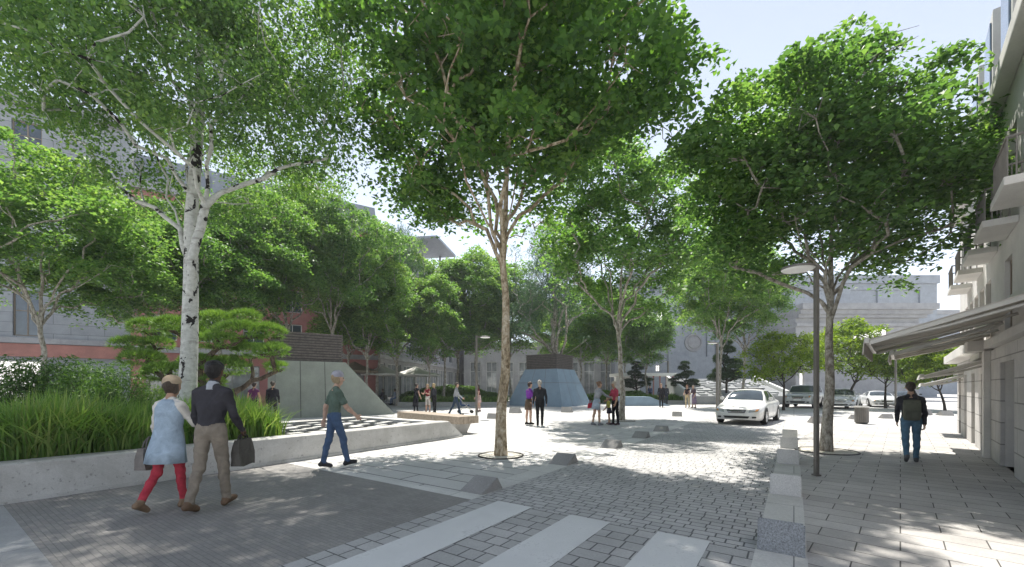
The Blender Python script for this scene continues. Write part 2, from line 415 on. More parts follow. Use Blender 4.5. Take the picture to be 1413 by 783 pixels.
def grow(rng, base_pts, fork_i, targets, steep=0.6, step=0.45, wob=0.06, curl=0.45, forced=None):
    """Connect targets to the nearest lower branch; returns nodes, parents, tip node of each target."""
    P = [np.asarray(p, float) for p in base_pts]; par = [-1] + list(range(len(P)-1))
    first = fork_i; tips = []
    fork = P[fork_i]
    order = np.argsort([np.linalg.norm(t-fork) - (1e3 if forced is not None and k in forced else 0) for k, t in enumerate(targets)])
    tipn = {}
    for k in order:
        t = targets[k]
        A = np.array(P[first:])
        dv = t - A; dist = np.linalg.norm(dv, axis=1); hd = np.hypot(dv[:, 0], dv[:, 1])
        cost = dist + 1.6*np.maximum(0, A[:, 2] - (t[2] - steep*hd)) + 0.25*np.linalg.norm(A-fork, axis=1)*0
        i = int(np.argmin(cost)) + first
        if forced is not None and k in forced: i = forced[k]
        p0 = P[i]; d = np.linalg.norm(t-p0)
        if par[i] >= 0:
            pd = p0 - P[par[i]]; pd /= np.linalg.norm(pd)+1e-9
        else: pd = np.array((0, 0, 1.0))
        out = (t-p0)/(d+1e-9)
        d0 = pd*curl + out*(1-curl); d0[2] += 0.15; d0 /= np.linalg.norm(d0)
        d1 = out + np.array((0, 0, 0.1)); d1 /= np.linalg.norm(d1)
        m = max(2, int(math.ceil(d/step)))
        last = i
        for j in range(1, m+1):
            s = j/m; h00 = 2*s**3-3*s**2+1; h10 = s**3-2*s**2+s; h01 = -2*s**3+3*s**2; h11 = s**3-s**2
            q = h00*p0 + h10*d0*d + h01*t + h11*d1*d
            if j < m: q = q + rng.normal(0, wob, 3)*min(1, d)
            P.append(q); par.append(last); last = len(P)-1
        tipn[k] = last
    return np.array(P), np.array(par), tipn

def limb_mesh(P, par, rbase, rtip=0.008, sides=(12, 6), power=0.5, base_flare=1.3, trunk_n=0, top=0.25):
    n = len(P); cnt = np.zeros(n); kids = [[] for _ in range(n)]
    for i in range(n):
        if par[i] >= 0: kids[par[i]].append(i)
    for i in range(n-1, -1, -1):
        if not kids[i]: cnt[i] = max(cnt[i], 1)
        if par[i] >= 0: cnt[par[i]] += cnt[i]
    rad = rtip + (rbase-rtip)*np.power(np.maximum(cnt-1, 0)/max(1, cnt[0]-1), power)
    if trunk_n:                                   # the leader keeps its own taper, limbs stay clearly thinner
        for i in range(trunk_n): rad[i] = rbase*(1-(1-top)*max(0.0, P[i][2]/P[trunk_n-1][2])**1.1)
        for i in range(trunk_n, n):
            lim = rad[par[i]]*(0.58 if par[i] < trunk_n else 1.0)
            rad[i] = min(rad[i], lim)
    V = []; Fc = []; nb = 0
    def chain(i0):
        ch = [i0]
        while kids[ch[-1]]:
            ch.append(max(kids[ch[-1]], key=lambda k: cnt[k] + (1e6 if k < trunk_n else 0)))
        return ch
    stack = [(0, None)]
    while stack:
        i0, p = stack.pop()
        ch = chain(i0)
        pts = [P[k] for k in ch]; rr = [rad[k] for k in ch]
        if p is not None:
            pts = [P[p]] + pts; rr = [min(rad[p]*0.85, rr[0]*1.5)] + rr
        else:
            h = np.array([q[2] for q in pts]) - pts[0][2]
            rr = [r*(1 + (base_flare-1)*math.exp(-hh/0.35))*(1 - 0.05*min(hh, 4)/4) for r, hh in zip(rr, h)]
        for a, b in zip(ch, ch[1:] + [None]):
            for k in kids[a]:
                if k != b: stack.append((k, a))
        rr[-1] *= 0.4
        if len(pts) < 2: continue
        big = max(rr) > 0.05
        v, f = tube_geo(pts, rr, sides[0] if big else sides[1], False)
        V.append(v); Fc += [tuple(nb + q for q in t) for t in f]; nb += len(v)
    return np.concatenate(V), np.array(Fc, dtype=np.int32), rad

def trunk_line(rng, h, lean=(0, 0), n=8, wob=0.035):
    pts = []; f = rng.uniform(0.5, 1.5, 4); ph = rng.uniform(0, 2*PI, 4)
    for i in range(n+1):
        s = i/n; e = min(1.0, s*4)*2.2*wob
        pts.append((lean[0]*s + e*(math.sin(f[0]*h*s+ph[0]) - math.sin(ph[0]) + 0.35*math.sin(3.1*f[1]*h*s+ph[1])), lean[1]*s + e*(math.sin(f[2]*h*s+ph[2]) - math.sin(ph[2]) + 0.35*math.sin(2.7*f[3]*h*s+ph[3])), h*s - 0.06*(i == 0)))
    return pts

def tree_meshes(seed, fork, cz, rad, nclu, nleaf, L, W, rbase, leafm, barkm, clump=(0.62, 0.26), leader=0.0, steep=0.55, lean=(0, 0),
                hollow=0.35, lobe=0.28, shell=0.5, bottom=-0.75, limbs=6, mind=0.6, droop=0.0, tilt=0.55, twigs=3, wob=0.06, trunk_wob=0.035, curl=0.45, power=0.5, targets=None, step=0.45, sprays=9, spray=(0.27, 0.075), limb_span=0.9, limb_rise=0.5, top=0.2, cut=None):
    rng = np.random.default_rng(seed)
    base = trunk_line(rng, fork, lean, 9, trunk_wob); fi = len(base)-1
    lh = leader if leader else fork + (cz-fork)*0.95
    nb_ = 30
    base = trunk_line(rng, lh, (lean[0]*lh/fork, lean[1]*lh/fork), nb_, trunk_wob); fi = max(1, int(fork/lh*nb_))
    T = envelope_targets(rng, nclu, cz, rad, hollow, lobe, shell, bottom, mind) if targets is None else targets
    T = T + np.array((lean[0], lean[1], 0))
    if cut is not None: T = np.array([p for p in T if not cut(p)])
    main = []
    forced = {}
    for k in range(limbs):
        a = 2*PI*(k + rng.uniform(-0.3, 0.3))/limbs + seed; q = rng.uniform(0.4, 0.62)
        main.append((lean[0]+rad[0]*q*math.cos(a), lean[1]+rad[1]*q*math.sin(a), fork + (cz-fork)*rng.uniform(0.55, 1.1) + (limb_rise*rng.random())))
        forced[k] = min(nb_-2, fi + int(rng.uniform(0, 1)*limb_span/lh*nb_))
    Tall = np.array(list(main) + list(T))
    P, par, tipn = grow(rng, base, fi, Tall, steep, step, wob, curl, forced)
    Pl = list(P); pl = list(par); C = []; 
    for k, t in enumerate(Tall):
        if k < len(main) : continue
        tip = tipn[k]; C.append(t)
        for j in range(twigs):
            q = t + np.clip(rng.normal(0, 1, 3), -1.3, 1.3)*np.array((clump[0], clump[0], clump[1]))*0.42
            Pl.append(t*0.55+q*0.45 + np.array((0, 0, 0.08)) + rng.normal(0, 0.06, 3)); pl.append(tip); Pl.append(q); pl.append(len(Pl)-2)
    V, Fc, r = limb_mesh(np.array(Pl), np.array(pl), rbase, power=power, trunk_n=len(base), top=top)
    tm = mesh(V, Fc, barkm, True)
    C = np.array(C); SP = []
    for c in C:                                   # every billow is a dome of flat sprays
        s0 = rng.uniform(0.75, 1.25); m = max(3, int(rng.poisson(sprays*s0*s0)))
        a = rng.uniform(0, 2*PI, m); q = np.sqrt(rng.random(m)); ex = rng.uniform(0.75, 1.3); rr = rng.uniform(0, PI)
        dx, dy = q*np.cos(a)*ex, q*np.sin(a)/ex
        SP.append(c + np.column_stack([clump[0]*s0*(dx*math.cos(rr)-dy*math.sin(rr)), clump[0]*s0*(dx*math.sin(rr)+dy*math.cos(rr)), clump[1]*s0*(1.3*np.sqrt(1-q*q) - 0.55) + rng.normal(0, 0.10*clump[0], m)]))
    SP = np.concatenate(SP)
    per = rng.poisson(nleaf*rng.uniform(0.6, 1.4, len(SP)))
    cc = np.repeat(SP, per, 0); n = len(cc)
    off = rng.normal(size=(n, 3)); nr = np.linalg.norm(off, axis=1)[:, None]
    off *= np.minimum(1.0, 1.9/np.maximum(nr, 1e-6))
    sc = np.repeat(rng.uniform(0.75, 1.3, len(SP)), per)[:, None]
    off = off*np.array((spray[0], spray[0], spray[1]))*sc
    off[:, 2] -= 0.35*(off[:, 0]**2 + off[:, 1]**2)/spray[0]      # sprays sag towards their edge
    lv, lf = leaf_geo(cc+off, rng, L, W, tilt, droop)
    cm = mesh(lv, lf, leafm)
    return tm, cm

def tree(name, label, loc, meshes, rz=0.0, scale=1.0, group=None, cat='tree'):
    t = thing(name, label, cat, loc, rz, group, scale)
    ob('trunk', meshes[0], t); ob('crown', meshes[1], t)
    return t

g_plaza = 'broad leaved trees planted across the plaza'
m_c = tree_meshes(11, 4.0, 8.2, (3.7, 3.1, 3.7), 104, 74, 0.135, 0.092, 0.125, M['maple'], M['bark'], clump=(0.85, 0.5), limbs=8, hollow=0.22, lobe=0.2, shell=0.30, bottom=-0.74, mind=0.85, lean=(0.05, 0.1), power=0.66, curl=0.6, steep=0.75, twigs=5, sprays=9, trunk_wob=0.022, cut=lambda p: p[2] < 5.6 + 0.45*max(-0.5, p[0]))
x, y = gp(691, 629)
tree('broadleaf_tree', 'tall dark green tree with mottled tan trunk in round metal ring at plaza centre', (x, y, 0), m_c, 0.0, 1.0, g_plaza)
m_r = tree_meshes(23, 3.2, 6.3, (3.6, 2.7, 2.8), 88, 74, 0.125, 0.085, 0.12, M['maple2'], M['greybark'], clump=(0.8, 0.4), limbs=8, hollow=0.3, lobe=0.22, shell=0.38, bottom=-0.98, mind=0.85, trunk_wob=0.014, lean=(0.08, 0.0), power=0.66, curl=0.6, twigs=5, sprays=9)
x, y = gp(1140, 623)
tree('broadleaf_tree', 'spreading bright green tree with pale grey trunk on shop pavement beside the near street lamp', (x, y, 0), m_r, 0.0, 1.0, g_plaza)
m_b = tree_meshes(37, 3.4, 9.0, (4.3, 3.8, 4.6), 128, 110, 0.095, 0.06, 0.19, M['birchleaf'], M['birch'], clump=(0.75, 0.6), leader=12.0, steep=0.75, hollow=0.12, lobe=0.18, shell=0.3, bottom=-0.85, mind=0.7, droop=0.5, tilt=0.8, twigs=4, lean=(0.05, 0.1), trunk_wob=0.012, limbs=9, limb_span=4.5, limb_rise=4.0, top=0.25, curl=0.25, power=0.85, sprays=7, spray=(0.26, 0.16))
tree('birch_tree', 'white barked birch with black scars rising from the grass planter behind the walking couple', (-7.35, 9.3, 0.3), m_b, 0.0)

mA = tree_meshes(51, 3.6, 7.8, (3.9, 3.7, 3.5), 66, 72, 0.155, 0.105, 0.13, M['maple2'], M['greybark'], clump=(0.95, 0.55), limbs=6, mind=1.0, bottom=-0.9, lobe=0.3, power=0.6, curl=0.6, sprays=9, spray=(0.3, 0.09))
mA2 = tree_meshes(52, 3.6, 7.6, (3.8, 3.8, 3.6), 62, 72, 0.155, 0.105, 0.13, M['maple2'], M['greybark'], clump=(0.95, 0.55), limbs=6, mind=1.0, bottom=-0.95, lobe=0.36, power=0.6, curl=0.6, sprays=9, spray=(0.3, 0.09))
mB = tree_meshes(61, 3.0, 6.9, (2.6, 2.5, 3.7), 50, 62, 0.18, 0.12, 0.11, M['maple2'], M['greybark'], clump=(0.85, 0.6), limbs=5, mind=0.95, bottom=-0.95, lobe=0.35, hollow=0.2, power=0.6, curl=0.6, sprays=9, spray=(0.3, 0.1))
def tr(px, D, dz=0.0): return (ax(px, D), D, dz)
t_mid = tree('broadleaf_tree', 'medium tree with forked grey trunk standing right behind the man in red vest', tr(858, 19), mA, 0.0, (1.05, 1.05, 1.07), g_plaza)
t_l = tree('broadleaf_tree', 'layered green tree with low fork at left edge behind the shrubs and grass', tr(62, 14, 0.3), mA2, 0.5, 0.82, g_plaza)
dup(t_l, 'bushy green tree filling the gap just behind the white birch trunk', tr(205, 18.5), 2.2, 0.84)
dup(t_l, 'first of the two slim trees left of the white sedan, by the thin lamp post', tr(994, 31), 1.1, (0.95, 0.95, 1.18))
dup(t_mid, 'second of the two slim trees directly behind the roof of the white sedan', tr(1026, 34), 2.9, (0.95, 0.95, 1.15))
dup(t_mid, 'green tree rising directly above the slatted box of the grey green tower', tr(392, 25), 4.0, (0.95, 0.95, 1.22))
dup(t_l, 'green tree with pale trunk just right of the grey green tower, before the red house', tr(455, 27), 3.0, (0.95, 0.95, 1.28))
dup(t_l, 'green tree between the birch trunk and the grey green tower, tallest of the left group', tr(305, 21), 5.2, (0.9, 0.9, 1.0))
tb = tree('plaza_tree', 'slender tree with upright crown right of the tower beside the brown awning', tr(507, 30), (mB[0], mB[1]), 0.3, 1.05, 'slender trees round the cafe terrace')
for lab, px, D, rz, s in (
    ('slender tree standing before the long grey house, right of the salmon house corner', 520, 37, 1.2, 1.4),
    ('slender tree directly behind the right edge of the grey green tower', 480, 33, 3.3, 1.15), ('slender tree between the two white parasols and the striding man', 632, 45, 0.2, 1.35),
    ('slender tree peeping out right of the blue tower box, behind the hedge', 765, 50, 1.9, 1.25), ('slender tree behind the forked trunk beside the man in red vest', 862, 52, 2.8, 1.25),
    ('slender tree behind the white parasols, lowest crown of the terrace row', 590, 33.5, 1.7, 0.95),
    ('slender tree with whitish trunk above the man in black and woman in red top', 612, 37, 2.6, 1.18),
    ('slender tree behind the lamp post left of the central tan trunk', 658, 39, 3.9, 1.32),
    ('slender tree partly hidden behind the central tan trunk', 705, 43, 5.1, 1.35),
    ('slender tree right behind the box of the blue tower', 800, 45, 0.9, 1.15),
    ('slender tree beyond the hedge just right of the man in red vest', 893, 42, 4.4, 0.98),
    ('slender tree in front of the far grey stone wall left of its window row', 838, 48, 5.7, 1.2)):
    dup(tb, lab, tr(px, D), rz, s)
mW = tree_meshes(71, 4.0, 11.0, (3.2, 3.2, 6.5), 110, 30, 0.36, 0.035, 0.2, M['paleleaf'], M['greybark'], clump=(0.7, 0.6), sprays=6, spray=(0.3, 0.25), leader=16, limbs=5, limb_span=8, limb_rise=6, steep=1.2, hollow=0.1, shell=0.3, bottom=-0.9, droop=1.6, tilt=1.2, mind=0.7)
tw = tree('willow_tree', 'feathery pale blue green tree before the roof of the long grey building', tr(549, 34.5), mW, 0, (0.72, 0.72, 0.9), 'feathery pale trees')
dup(tw, 'feathery pale tree with thin white trunk rising behind the blue tower', tr(765, 36), 2.0, (1.35, 1.35, 0.95))

mD = tree_meshes(81, 1.55, 3.6, (2.35, 2.2, 2.0), 48, 28, 0.16, 0.09, 0.085, M['lime'], M['darkbark'], clump=(0.62, 0.3), sprays=7, spray=(0.22, 0.07), limbs=4, mind=0.62, power=0.6, bottom=-0.9, trunk_wob=0.09, wob=0.1, lobe=0.4, hollow=0.3, tilt=0.8)
td = tree('street_tree', 'small lime green tree with crooked black trunk between white sedan and silver off-roader', tr(1081, 27.5), mD, 0.0, 1.0, 'small lime trees with dark trunks by the parked cars')
for lab, px, D, rz, s in (
    ('small lime green tree with crooked black trunk behind the big grey barked tree', 1168, 30, 1.3, 1.22),
    ('small lime green tree with dark trunk behind the awning tip and the low silver car', 1222, 30, 2.9, 0.98),
    ('small lime green tree with bent dark trunk above the head of the backpack walker', 1270, 27, 4.0, 0.92),
    ('small lime green tree with dark trunk close to the stone shop front', 1304, 25.5, 5.2, 0.85)):
    dup(td, lab, tr(px, D), rz, s)

# pines: cloud-pruned pads of upright needles
def needles(rng, centers, nrm, n_per, L, W):
    c = np.repeat(centers, n_per, 0); up = np.repeat(nrm, n_per, 0)
    d = up + rng.normal(0, 0.55, c.shape); d /= np.linalg.norm(d, axis=1)[:, None]
    s = np.cross(d, rng.normal(size=c.shape)); s /= np.linalg.norm(s, axis=1)[:, None]+1e-9
    l = (L*rng.uniform(0.6, 1.2, len(c)))[:, None]
    V = np.stack([c - s*W, c + s*W, c + d*l], 1).reshape(-1, 3)
    return V, np.arange(len(V), dtype=np.int32).reshape(-1, 3)
def pine_meshes(seed, pads, base, trunk, rbase, needm, barkm, n_tuft=260, n_per=9, L=0.17, W=0.012, flat=0.55):
    """pads: (x, y, z, radius)"""
    rng = np.random.default_rng(seed)
    T = np.array([p[:3] for p in pads], float)
    T2 = T - np.array((0, 0, 0.12))
    P, par, tipn = grow(rng, trunk, 1, T2, 0.35, 0.35, 0.05, 0.3)
    Pl = list(P); pl = list(par)
    cs = []; ns = []
    for k, p in enumerate(pads):
        r = p[3]; n = int(n_tuft*r*r/0.25)
        b = bumps(rng, 6)
        a = rng.uniform(0, 2*PI, n); q = np.sqrt(rng.random(n)); hh = np.sqrt(np.maximum(0, 1-q*q))
        dirs = np.column_stack([q*np.cos(a), q*np.sin(a), hh]); f = (1 + 0.35*lobes(dirs, b))[:, None]
        under = rng.random(n) < 0.18
        hh = np.where(under, -0.25*hh, hh)
        c = np.column_stack([q*np.cos(a)*r, q*np.sin(a)*r, hh*r*flat])*f + T[k]
        cs.append(c); ns.append(np.column_stack([q*np.cos(a)*0.8, q*np.sin(a)*0.8, np.where(under, 0.0, 0.9)]))
        for j in range(5):
            aa = rng.uniform(0, 2*PI); e = T2[k] + np.array((r*0.7*math.cos(aa), r*0.7*math.sin(aa), 0.05))
            Pl.append((T2[k]+e)/2 + rng.normal(0, 0.03, 3)); pl.append(tipn[k]); Pl.append(e); pl.append(len(Pl)-2)
    V, Fc, _ = limb_mesh(np.array(Pl), np.array(pl), rbase, 0.02, power=0.45)
    nv, nf = needles(rng, np.concatenate(cs), np.concatenate(ns), n_per, L, W)
    return mesh(V, Fc, barkm, True), mesh(nv, nf, needm)
D0 = 12.6; x0 = ax(345, D0)
pads = []
for px, py, r, dy in ((205, 456, .52, .5), (238, 452, .48, -.1), (180, 478, .42, .3), (200, 500, .55, .2), (232, 520, .62, -.2), (300, 447, .55, .3), (335, 462, .6, -.3), (372, 462, .5, .2),
                      (375, 487, .45, -.2), (345, 490, .5, .5), (300, 476, .55, -.4), (315, 512, .55, .4), (275, 505, .5, -.3), (380, 508, .3, .3), (265, 464, .5, .5), (340, 440, .4, .7), (215, 478, .45, .6),
                      (285, 530, .5, .1), (250, 545, .55, .0)):
    pads.append((ax(px, D0+dy) - x0, dy, hz(py, D0+dy), r))
mp = pine_meshes(5, pads, None, [(0, 0, 0), (-0.12, 0.03, 0.5), (-0.45, 0.05, 0.95), (-0.6, 0.05, 1.35)], 0.13, M['needle'], M['pinebark'])
t = thing('pine_tree', 'cloud pruned pine with flat layered green pads leaning against the birch trunk', 'pine', (x0, D0, 0.0)); ob('trunk', mp[0], t); ob('crown', mp[1], t)
pads = [(rx, ry, z, r) for rx, ry, z, r in ((-.9, .1, 1.9, .8), (.8, -.2, 2.2, .8), (-.5, -.3, 2.75, .75), (.5, .3, 3.1, .7), (-.15, 0, 3.7, .6), (.0, .0, 4.2, .45), (-1.2, .5, 2.4, .5), (1.25, .3, 1.8, .55), (.2, -.6, 1.75, .6))]
mp = pine_meshes(6, pads, None, [(0, 0, 0), (0.05, 0, 0.7), (0, 0.05, 1.4), (0.05, 0, 2.2)], 0.1, M['farneedle'], M['darkbark'], 150, 8, 0.26, 0.02, 0.3)
g = 'layered dark pines before the far stone building'
t = thing('pine_tree', 'small dark layered pine below the round medallion on the far stone wall', 'pine', tr(945, 41), 0, g, (0.8, 0.8, 0.92)); ob('trunk', mp[0], t); ob('crown', mp[1], t)
dup(t, 'dark layered pine half hidden behind the twin slim trunks', tr(1003, 38), 1.9, (0.95, 0.95, 1.32))
dup(t, 'dark layered pine beside the white pavilion left of the man in black suit', tr(878, 44), 3.5, (0.95, 0.95, 0.95))

# ------------------------------------------------------------------ shrubs and grass
def shrub_meshes(seed, rad, h, n, L, W, leafm, flat=False, stems=9):
    rng = np.random.default_rng(seed); b = bumps(rng, 12)
    d = rng.normal(size=(n, 3)); d /= np.linalg.norm(d, axis=1)[:, None]; d[:, 2] = np.abs(d[:, 2])
    r = (0.55 + 0.45*np.sqrt(rng.random(n)))*(1 + 0.3*lobes(d, b))
    c = d*r[:, None]*np.array((rad[0], rad[1], h))
    lv, lf = leaf_geo(c, rng, L, W, 0.9, 0.0, flat)
    mb = MB()
    for k in range(stems):
        a = rng.uniform(0, 2*PI); q = rng.uniform(0.4, 0.85)
        e = (rad[0]*q*math.cos(a), rad[1]*q*math.sin(a), h*rng.uniform(0.5, 0.95))
        mb.tube([(0.06*math.cos(a), 0.06*math.sin(a), -0.05), (e[0]*0.4, e[1]*0.4, e[2]*0.5), e], [0.02, 0.014, 0.006], 5)
    return mb.mesh(M['darkbark'], True), mesh(lv, lf, leafm)
ms = shrub_meshes(3, (0.95, 0.8), 1.55, 5200, 0.12, 0.032, M['shrub'])
sh = thing('oleander_shrub', 'dark narrow leaved shrub at the very left edge behind the tall grass', 'shrub', (-13.4, 10.9, 0.42), 0, 'dark shrubs behind the tall grass'); ob('stems', ms[0], sh); ob('foliage', ms[1], sh)
for i, (lab, px, D, s) in enumerate((
    ('dark shrub second from the left edge, in front of the low forked tree', 48, 11.2, 1.0), ('dark narrow leaved shrub below the low forked tree trunk', 92, 11.4, 1.02),
    ('dark shrub midway between low forked tree and birch trunk', 128, 11.0, 0.95), ('dark narrow leaved shrub nearest to the pine, at the end of its row', 166, 10.8, 0.9), ('low dark shrub under the pine pads left of the birch trunk', 205, 10.9, 0.62))):
    dup(sh, lab, (ax(px, D), D, 0.42), 1.3*i+0.7, s)
mh = shrub_meshes(4, (1.9, 1.3), 1.25, 5200, 0.13, 0.07, M['hedge'], True)
hg = thing('round_bush', 'rounded clipped green bush behind the man in black at the terrace planter', 'bush', tr(575, 39, 0.1), 0, 'rounded bushes in the far planters'); ob('stems', mh[0], hg); ob('foliage', mh[1], hg)
for i, (lab, px, D, s) in enumerate((
    ('rounded green bush just left of the walking man in grey jumper', 618, 40, 1.15), ('rounded green bush at the lamp post foot beyond the bench', 655, 38, 1.05), ('bright rounded bush between lamp post and central trunk', 676, 36, 0.9),
    ('tallest rounded bush behind the white parasols', 640, 46, 1.45), ('rounded green bush right of the blue tower base', 838, 40, 1.0), ('rounded green bush right of the man in red vest', 872, 42, 0.95),
    ('rounded bush below the white parasol edge', 597, 45, 1.3))):
    dup(hg, lab, tr(px, D, 0.1), 0.9*i+0.5, s)

def grass_mesh(seed, n, place, hmin, hmax, width, lean=0.45):
    rng = np.random.default_rng(seed)
    p = place(rng, n); n = len(p)
    h = rng.uniform(hmin, hmax, n)*(0.85 + 0.25*np.sin(p[:, 0]*2.1)*np.sin(p[:, 1]*1.7+1))
    a = rng.uniform(0, 2*PI, n); d = np.column_stack([np.cos(a), np.sin(a), np.zeros(n)])
    ln = np.abs(rng.normal(0.25, lean, n))*h
    s = np.column_stack([-np.sin(a), np.cos(a), np.zeros(n)])
    rot = rng.uniform(-1, 1, n)[:, None]; s = s + d*rot; s /= np.linalg.norm(s, axis=1)[:, None]
    V = []
    for k, (q, w) in enumerate(((0, 0.8), (0.4, 1.0), (0.75, 0.7), (1.0, 0.06))):
        zc = h*(q - 0.18*q*q*np.minimum(1.5, ln/h*1.6)); c = p + d*(ln*q**1.9)[:, None]; c[:, 2] += zc
        ww = (width*w*rng.uniform(0.75, 1.2, n))[:, None]*0.5
        V += [c - s*ww, c + s*ww]
    V = np.stack(V, 1).reshape(-1, 3)
    b = (np.arange(n)*8)[:, None]
    Fc = np.concatenate([b + np.array((0, 1, 3, 2)), b + np.array((2, 3, 5, 4)), b + np.array((4, 5, 7, 6))], 0)
    return mesh(V, Fc, M['grass'])
def strip(u0, u1, v0, v1, z, fn=uv, clump=0.5):
    def f(rng, n):
        k = max(8, n//34); cu = rng.uniform(u0, u1, k); cv = rng.uniform(v0, v1, k)
        i = rng.integers(0, k, n)
        u = np.clip(cu[i] + rng.normal(0, 0.09, n), u0, u1); v = np.clip(cv[i] + rng.normal(0, 0.09, n), v0, v1)
        q = np.array([fn(a, b) for a, b in zip(u, v)]); return np.column_stack([q, np.full(n, z)])
    return f
gm = grass_mesh(8, 36000, strip(-5.5, 4.68, -11.4, -9.0, 0.40), 0.6, 1.12, 0.026)
tag(ob('tall_grass', gm), 'tall bright green strappy grass filling the long concrete planter', 'grass', None, 'stuff')
gm = grass_mesh(9, 9000, lambda rng, n: np.column_stack([rng.uniform(ax(553, 34), ax(700, 34), n), 34.3 + rng.uniform(0, 2.2, n), np.full(n, 0.25)]), 0.35, 0.75, 0.05)
tag(ob('planter_grass', gm), 'fresh green grass in the kerbed bed between the bench and the blue tower', 'grass', None, 'stuff')
gm = grass_mesh(10, 9000, lambda rng, n: np.column_stack([rng.uniform(ax(808, 39), ax(914, 39), n), 39.6 + rng.uniform(0, 3, n), np.full(n, 0.25)]), 0.4, 0.8, 0.06)
tag(ob('planter_grass', gm), 'green grass in the bed right of the blue tower under the far trees', 'grass', None, 'stuff')
gm = grass_mesh(12, 9000, lambda rng, n: np.column_stack([rng.uniform(ax(923, 38), ax(1010, 38), n), 38.5 + rng.uniform(0, 3, n), np.full(n, 0.25)]), 0.4, 0.8, 0.06)
tag(ob('planter_grass', gm), 'green grass in the bed behind the couple left of the white sedan', 'grass', None, 'stuff')
# ------------------------------------------------------------------ ground
def sheet(name, pts, z, m):
    me = mesh([(p[0], p[1], z) for p in pts], [tuple(range(len(pts)))], m)
    if me.polygons[0].normal.z < 0: me.flip_normals()
    return tag(ob(name, me), kind='structure')
def usheet(name, u0, u1, v0, v1, z, m): return sheet(name, [uv(u0, v0), uv(u0, v1), uv(u1, v1), uv(u1, v0)], z, m)
sheet('ground', [(-500, -60), (500, -60), (500, 900), (-500, 900)], 0.0, M['plaza'])
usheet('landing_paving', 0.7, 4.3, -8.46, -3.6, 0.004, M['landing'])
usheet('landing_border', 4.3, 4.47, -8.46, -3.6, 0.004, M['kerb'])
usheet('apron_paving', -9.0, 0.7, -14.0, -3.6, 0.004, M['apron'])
usheet('crossing_paving', -9.0, 4.46, -3.6, -0.3, 0.004, M['cross_setts'])
usheet('street_paving', 4.46, 24.0, -3.6, -0.3, 0.004, M['setts'])
for i, (a, b) in enumerate(((-3.26, -2.73), (-2.2, -1.7), (-1.18, -0.68))):
    usheet('crossing_stripe', 0.6, 4.45, a, b, 0.008, M['stripe'])
usheet('kerb_strip', 4.47, 19.0, -4.02, -3.6, 0.006, M['kerb'])
usheet('kerb_strip', -9.0, 19.0, -0.3, 0.1, 0.006, M['kerb'])
sheet('shop_pavement', [uv(-6, 0.1), uv(14.5, 0.1), st(21.5, -2.4), st(21.5, 1.47), st(-6, 1.47)], 0.004, M['shop_pave'])

# tree pits
def tree_pit(x, y, r, label):
    t = thing('tree_grate', label, 'tree grate', (x, y, 0))
    mb = MB().lathe([(r-0.022, 0.0), (r-0.022, 0.022), (r+0.012, 0.022), (r+0.012, 0.0)], 48); ob('ring', mb.mesh(M['steel']), t)
    mb = MB().lathe([(0.02, 0.013), (r-0.022, 0.010)], 48); ob('gravel_bed', mb.mesh(M['gravel']), t)
x, y = gp(691, 629); tree_pit(x, y, 0.50, 'round metal ring of pale gravel around the central tan trunk')
x, y = gp(1140, 623); tree_pit(x, y, 0.62, 'round metal ring around the grey trunk on the shop pavement')
x, y = gp(858, 581); tree_pit(x, y, 0.6, 'round metal ring at the trunk beside the man in red vest')

# ------------------------------------------------------------------ planter and basin
pl = thing('concrete_planter', 'long low pale concrete planter wall with slanted end in front of the grass', 'planter', (*uv(2, -8.5), 0), ANG_R)
def U(u, v, z): return (u-2, -(v+8.5), z)     # local frame: x along the street, y to the plaza side
mb = MB()
prof = [(-8.46, 0.0), (-8.50, 0.50), (-8.54, 0.52), (-8.86, 0.52), (-8.88, 0.0)]
us = [(-7.0, -7.0)] + [(k*2.0-5, k*2.0-5) for k in range(7)] + [(9.75, 9.1)]
V = []
for (ub, ut) in us: V += [U(ub + (ut-ub)*(z/0.52), v, z) for v, z in prof]
n = len(prof); Fc = []
for i in range(len(us)-1):
    for k in range(n-1): Fc.append((i*n+k, i*n+k+1, (i+1)*n+k+1, (i+1)*n+k))
e = (len(us)-1)*n; Fc += [tuple(range(n)), tuple(e+i for i in range(n))[::-1]]
mb.add(V, Fc); ob('wall', mb.mesh(M['concrete']), pl)
mb = MB(); mb.box(-9, 7.6, 0.0-0.07, -0.045, 0.0, 0.055, 0, 0.01); ob('footing', mb.mesh(M['concrete']), pl)
mb = MB(); mb.box(-9, 2.7, 0.385, 3.2, 0.0, 0.40); ob('soil', mb.mesh(M['soil']), pl)
bs = thing('water_basin', 'shallow dark basin chequered with white stone slabs behind the planter wall end', 'basin', (*uv(7, -10), 0), ANG_R)
mb = MB(); mb.box(-2.25, 1.62, -1.11, 2.2, 0.0, 0.42); ob('bed', mb.mesh(M['blackstone']), bs)
mb = MB()
for i in range(9):
    for j in range(9):
        if (i+j) % 2 == 0 or (i*7+j*3) % 4 == 0:
            x0 = -2.15 + i*0.41 + 0.08*(j % 3); y0 = -1.05 + j*0.345
            mb.box(x0, x0+0.34, y0, y0+0.20, 0.42, 0.45 + 0.012*((i*5+j*3) % 3), 0, 0.008)
ob('stone_slabs', mb.mesh(M['whitestone']), bs)
mb = MB(); mb.box(1.64, 2.04, -1.10, 2.6, 0.0, 0.515, 0, 0.015); mb.box(-2.3, 1.62, 2.22, 2.6, 0.0, 0.50, 0, 0.015)
ob('rim', mb.mesh(M['concrete']), bs)

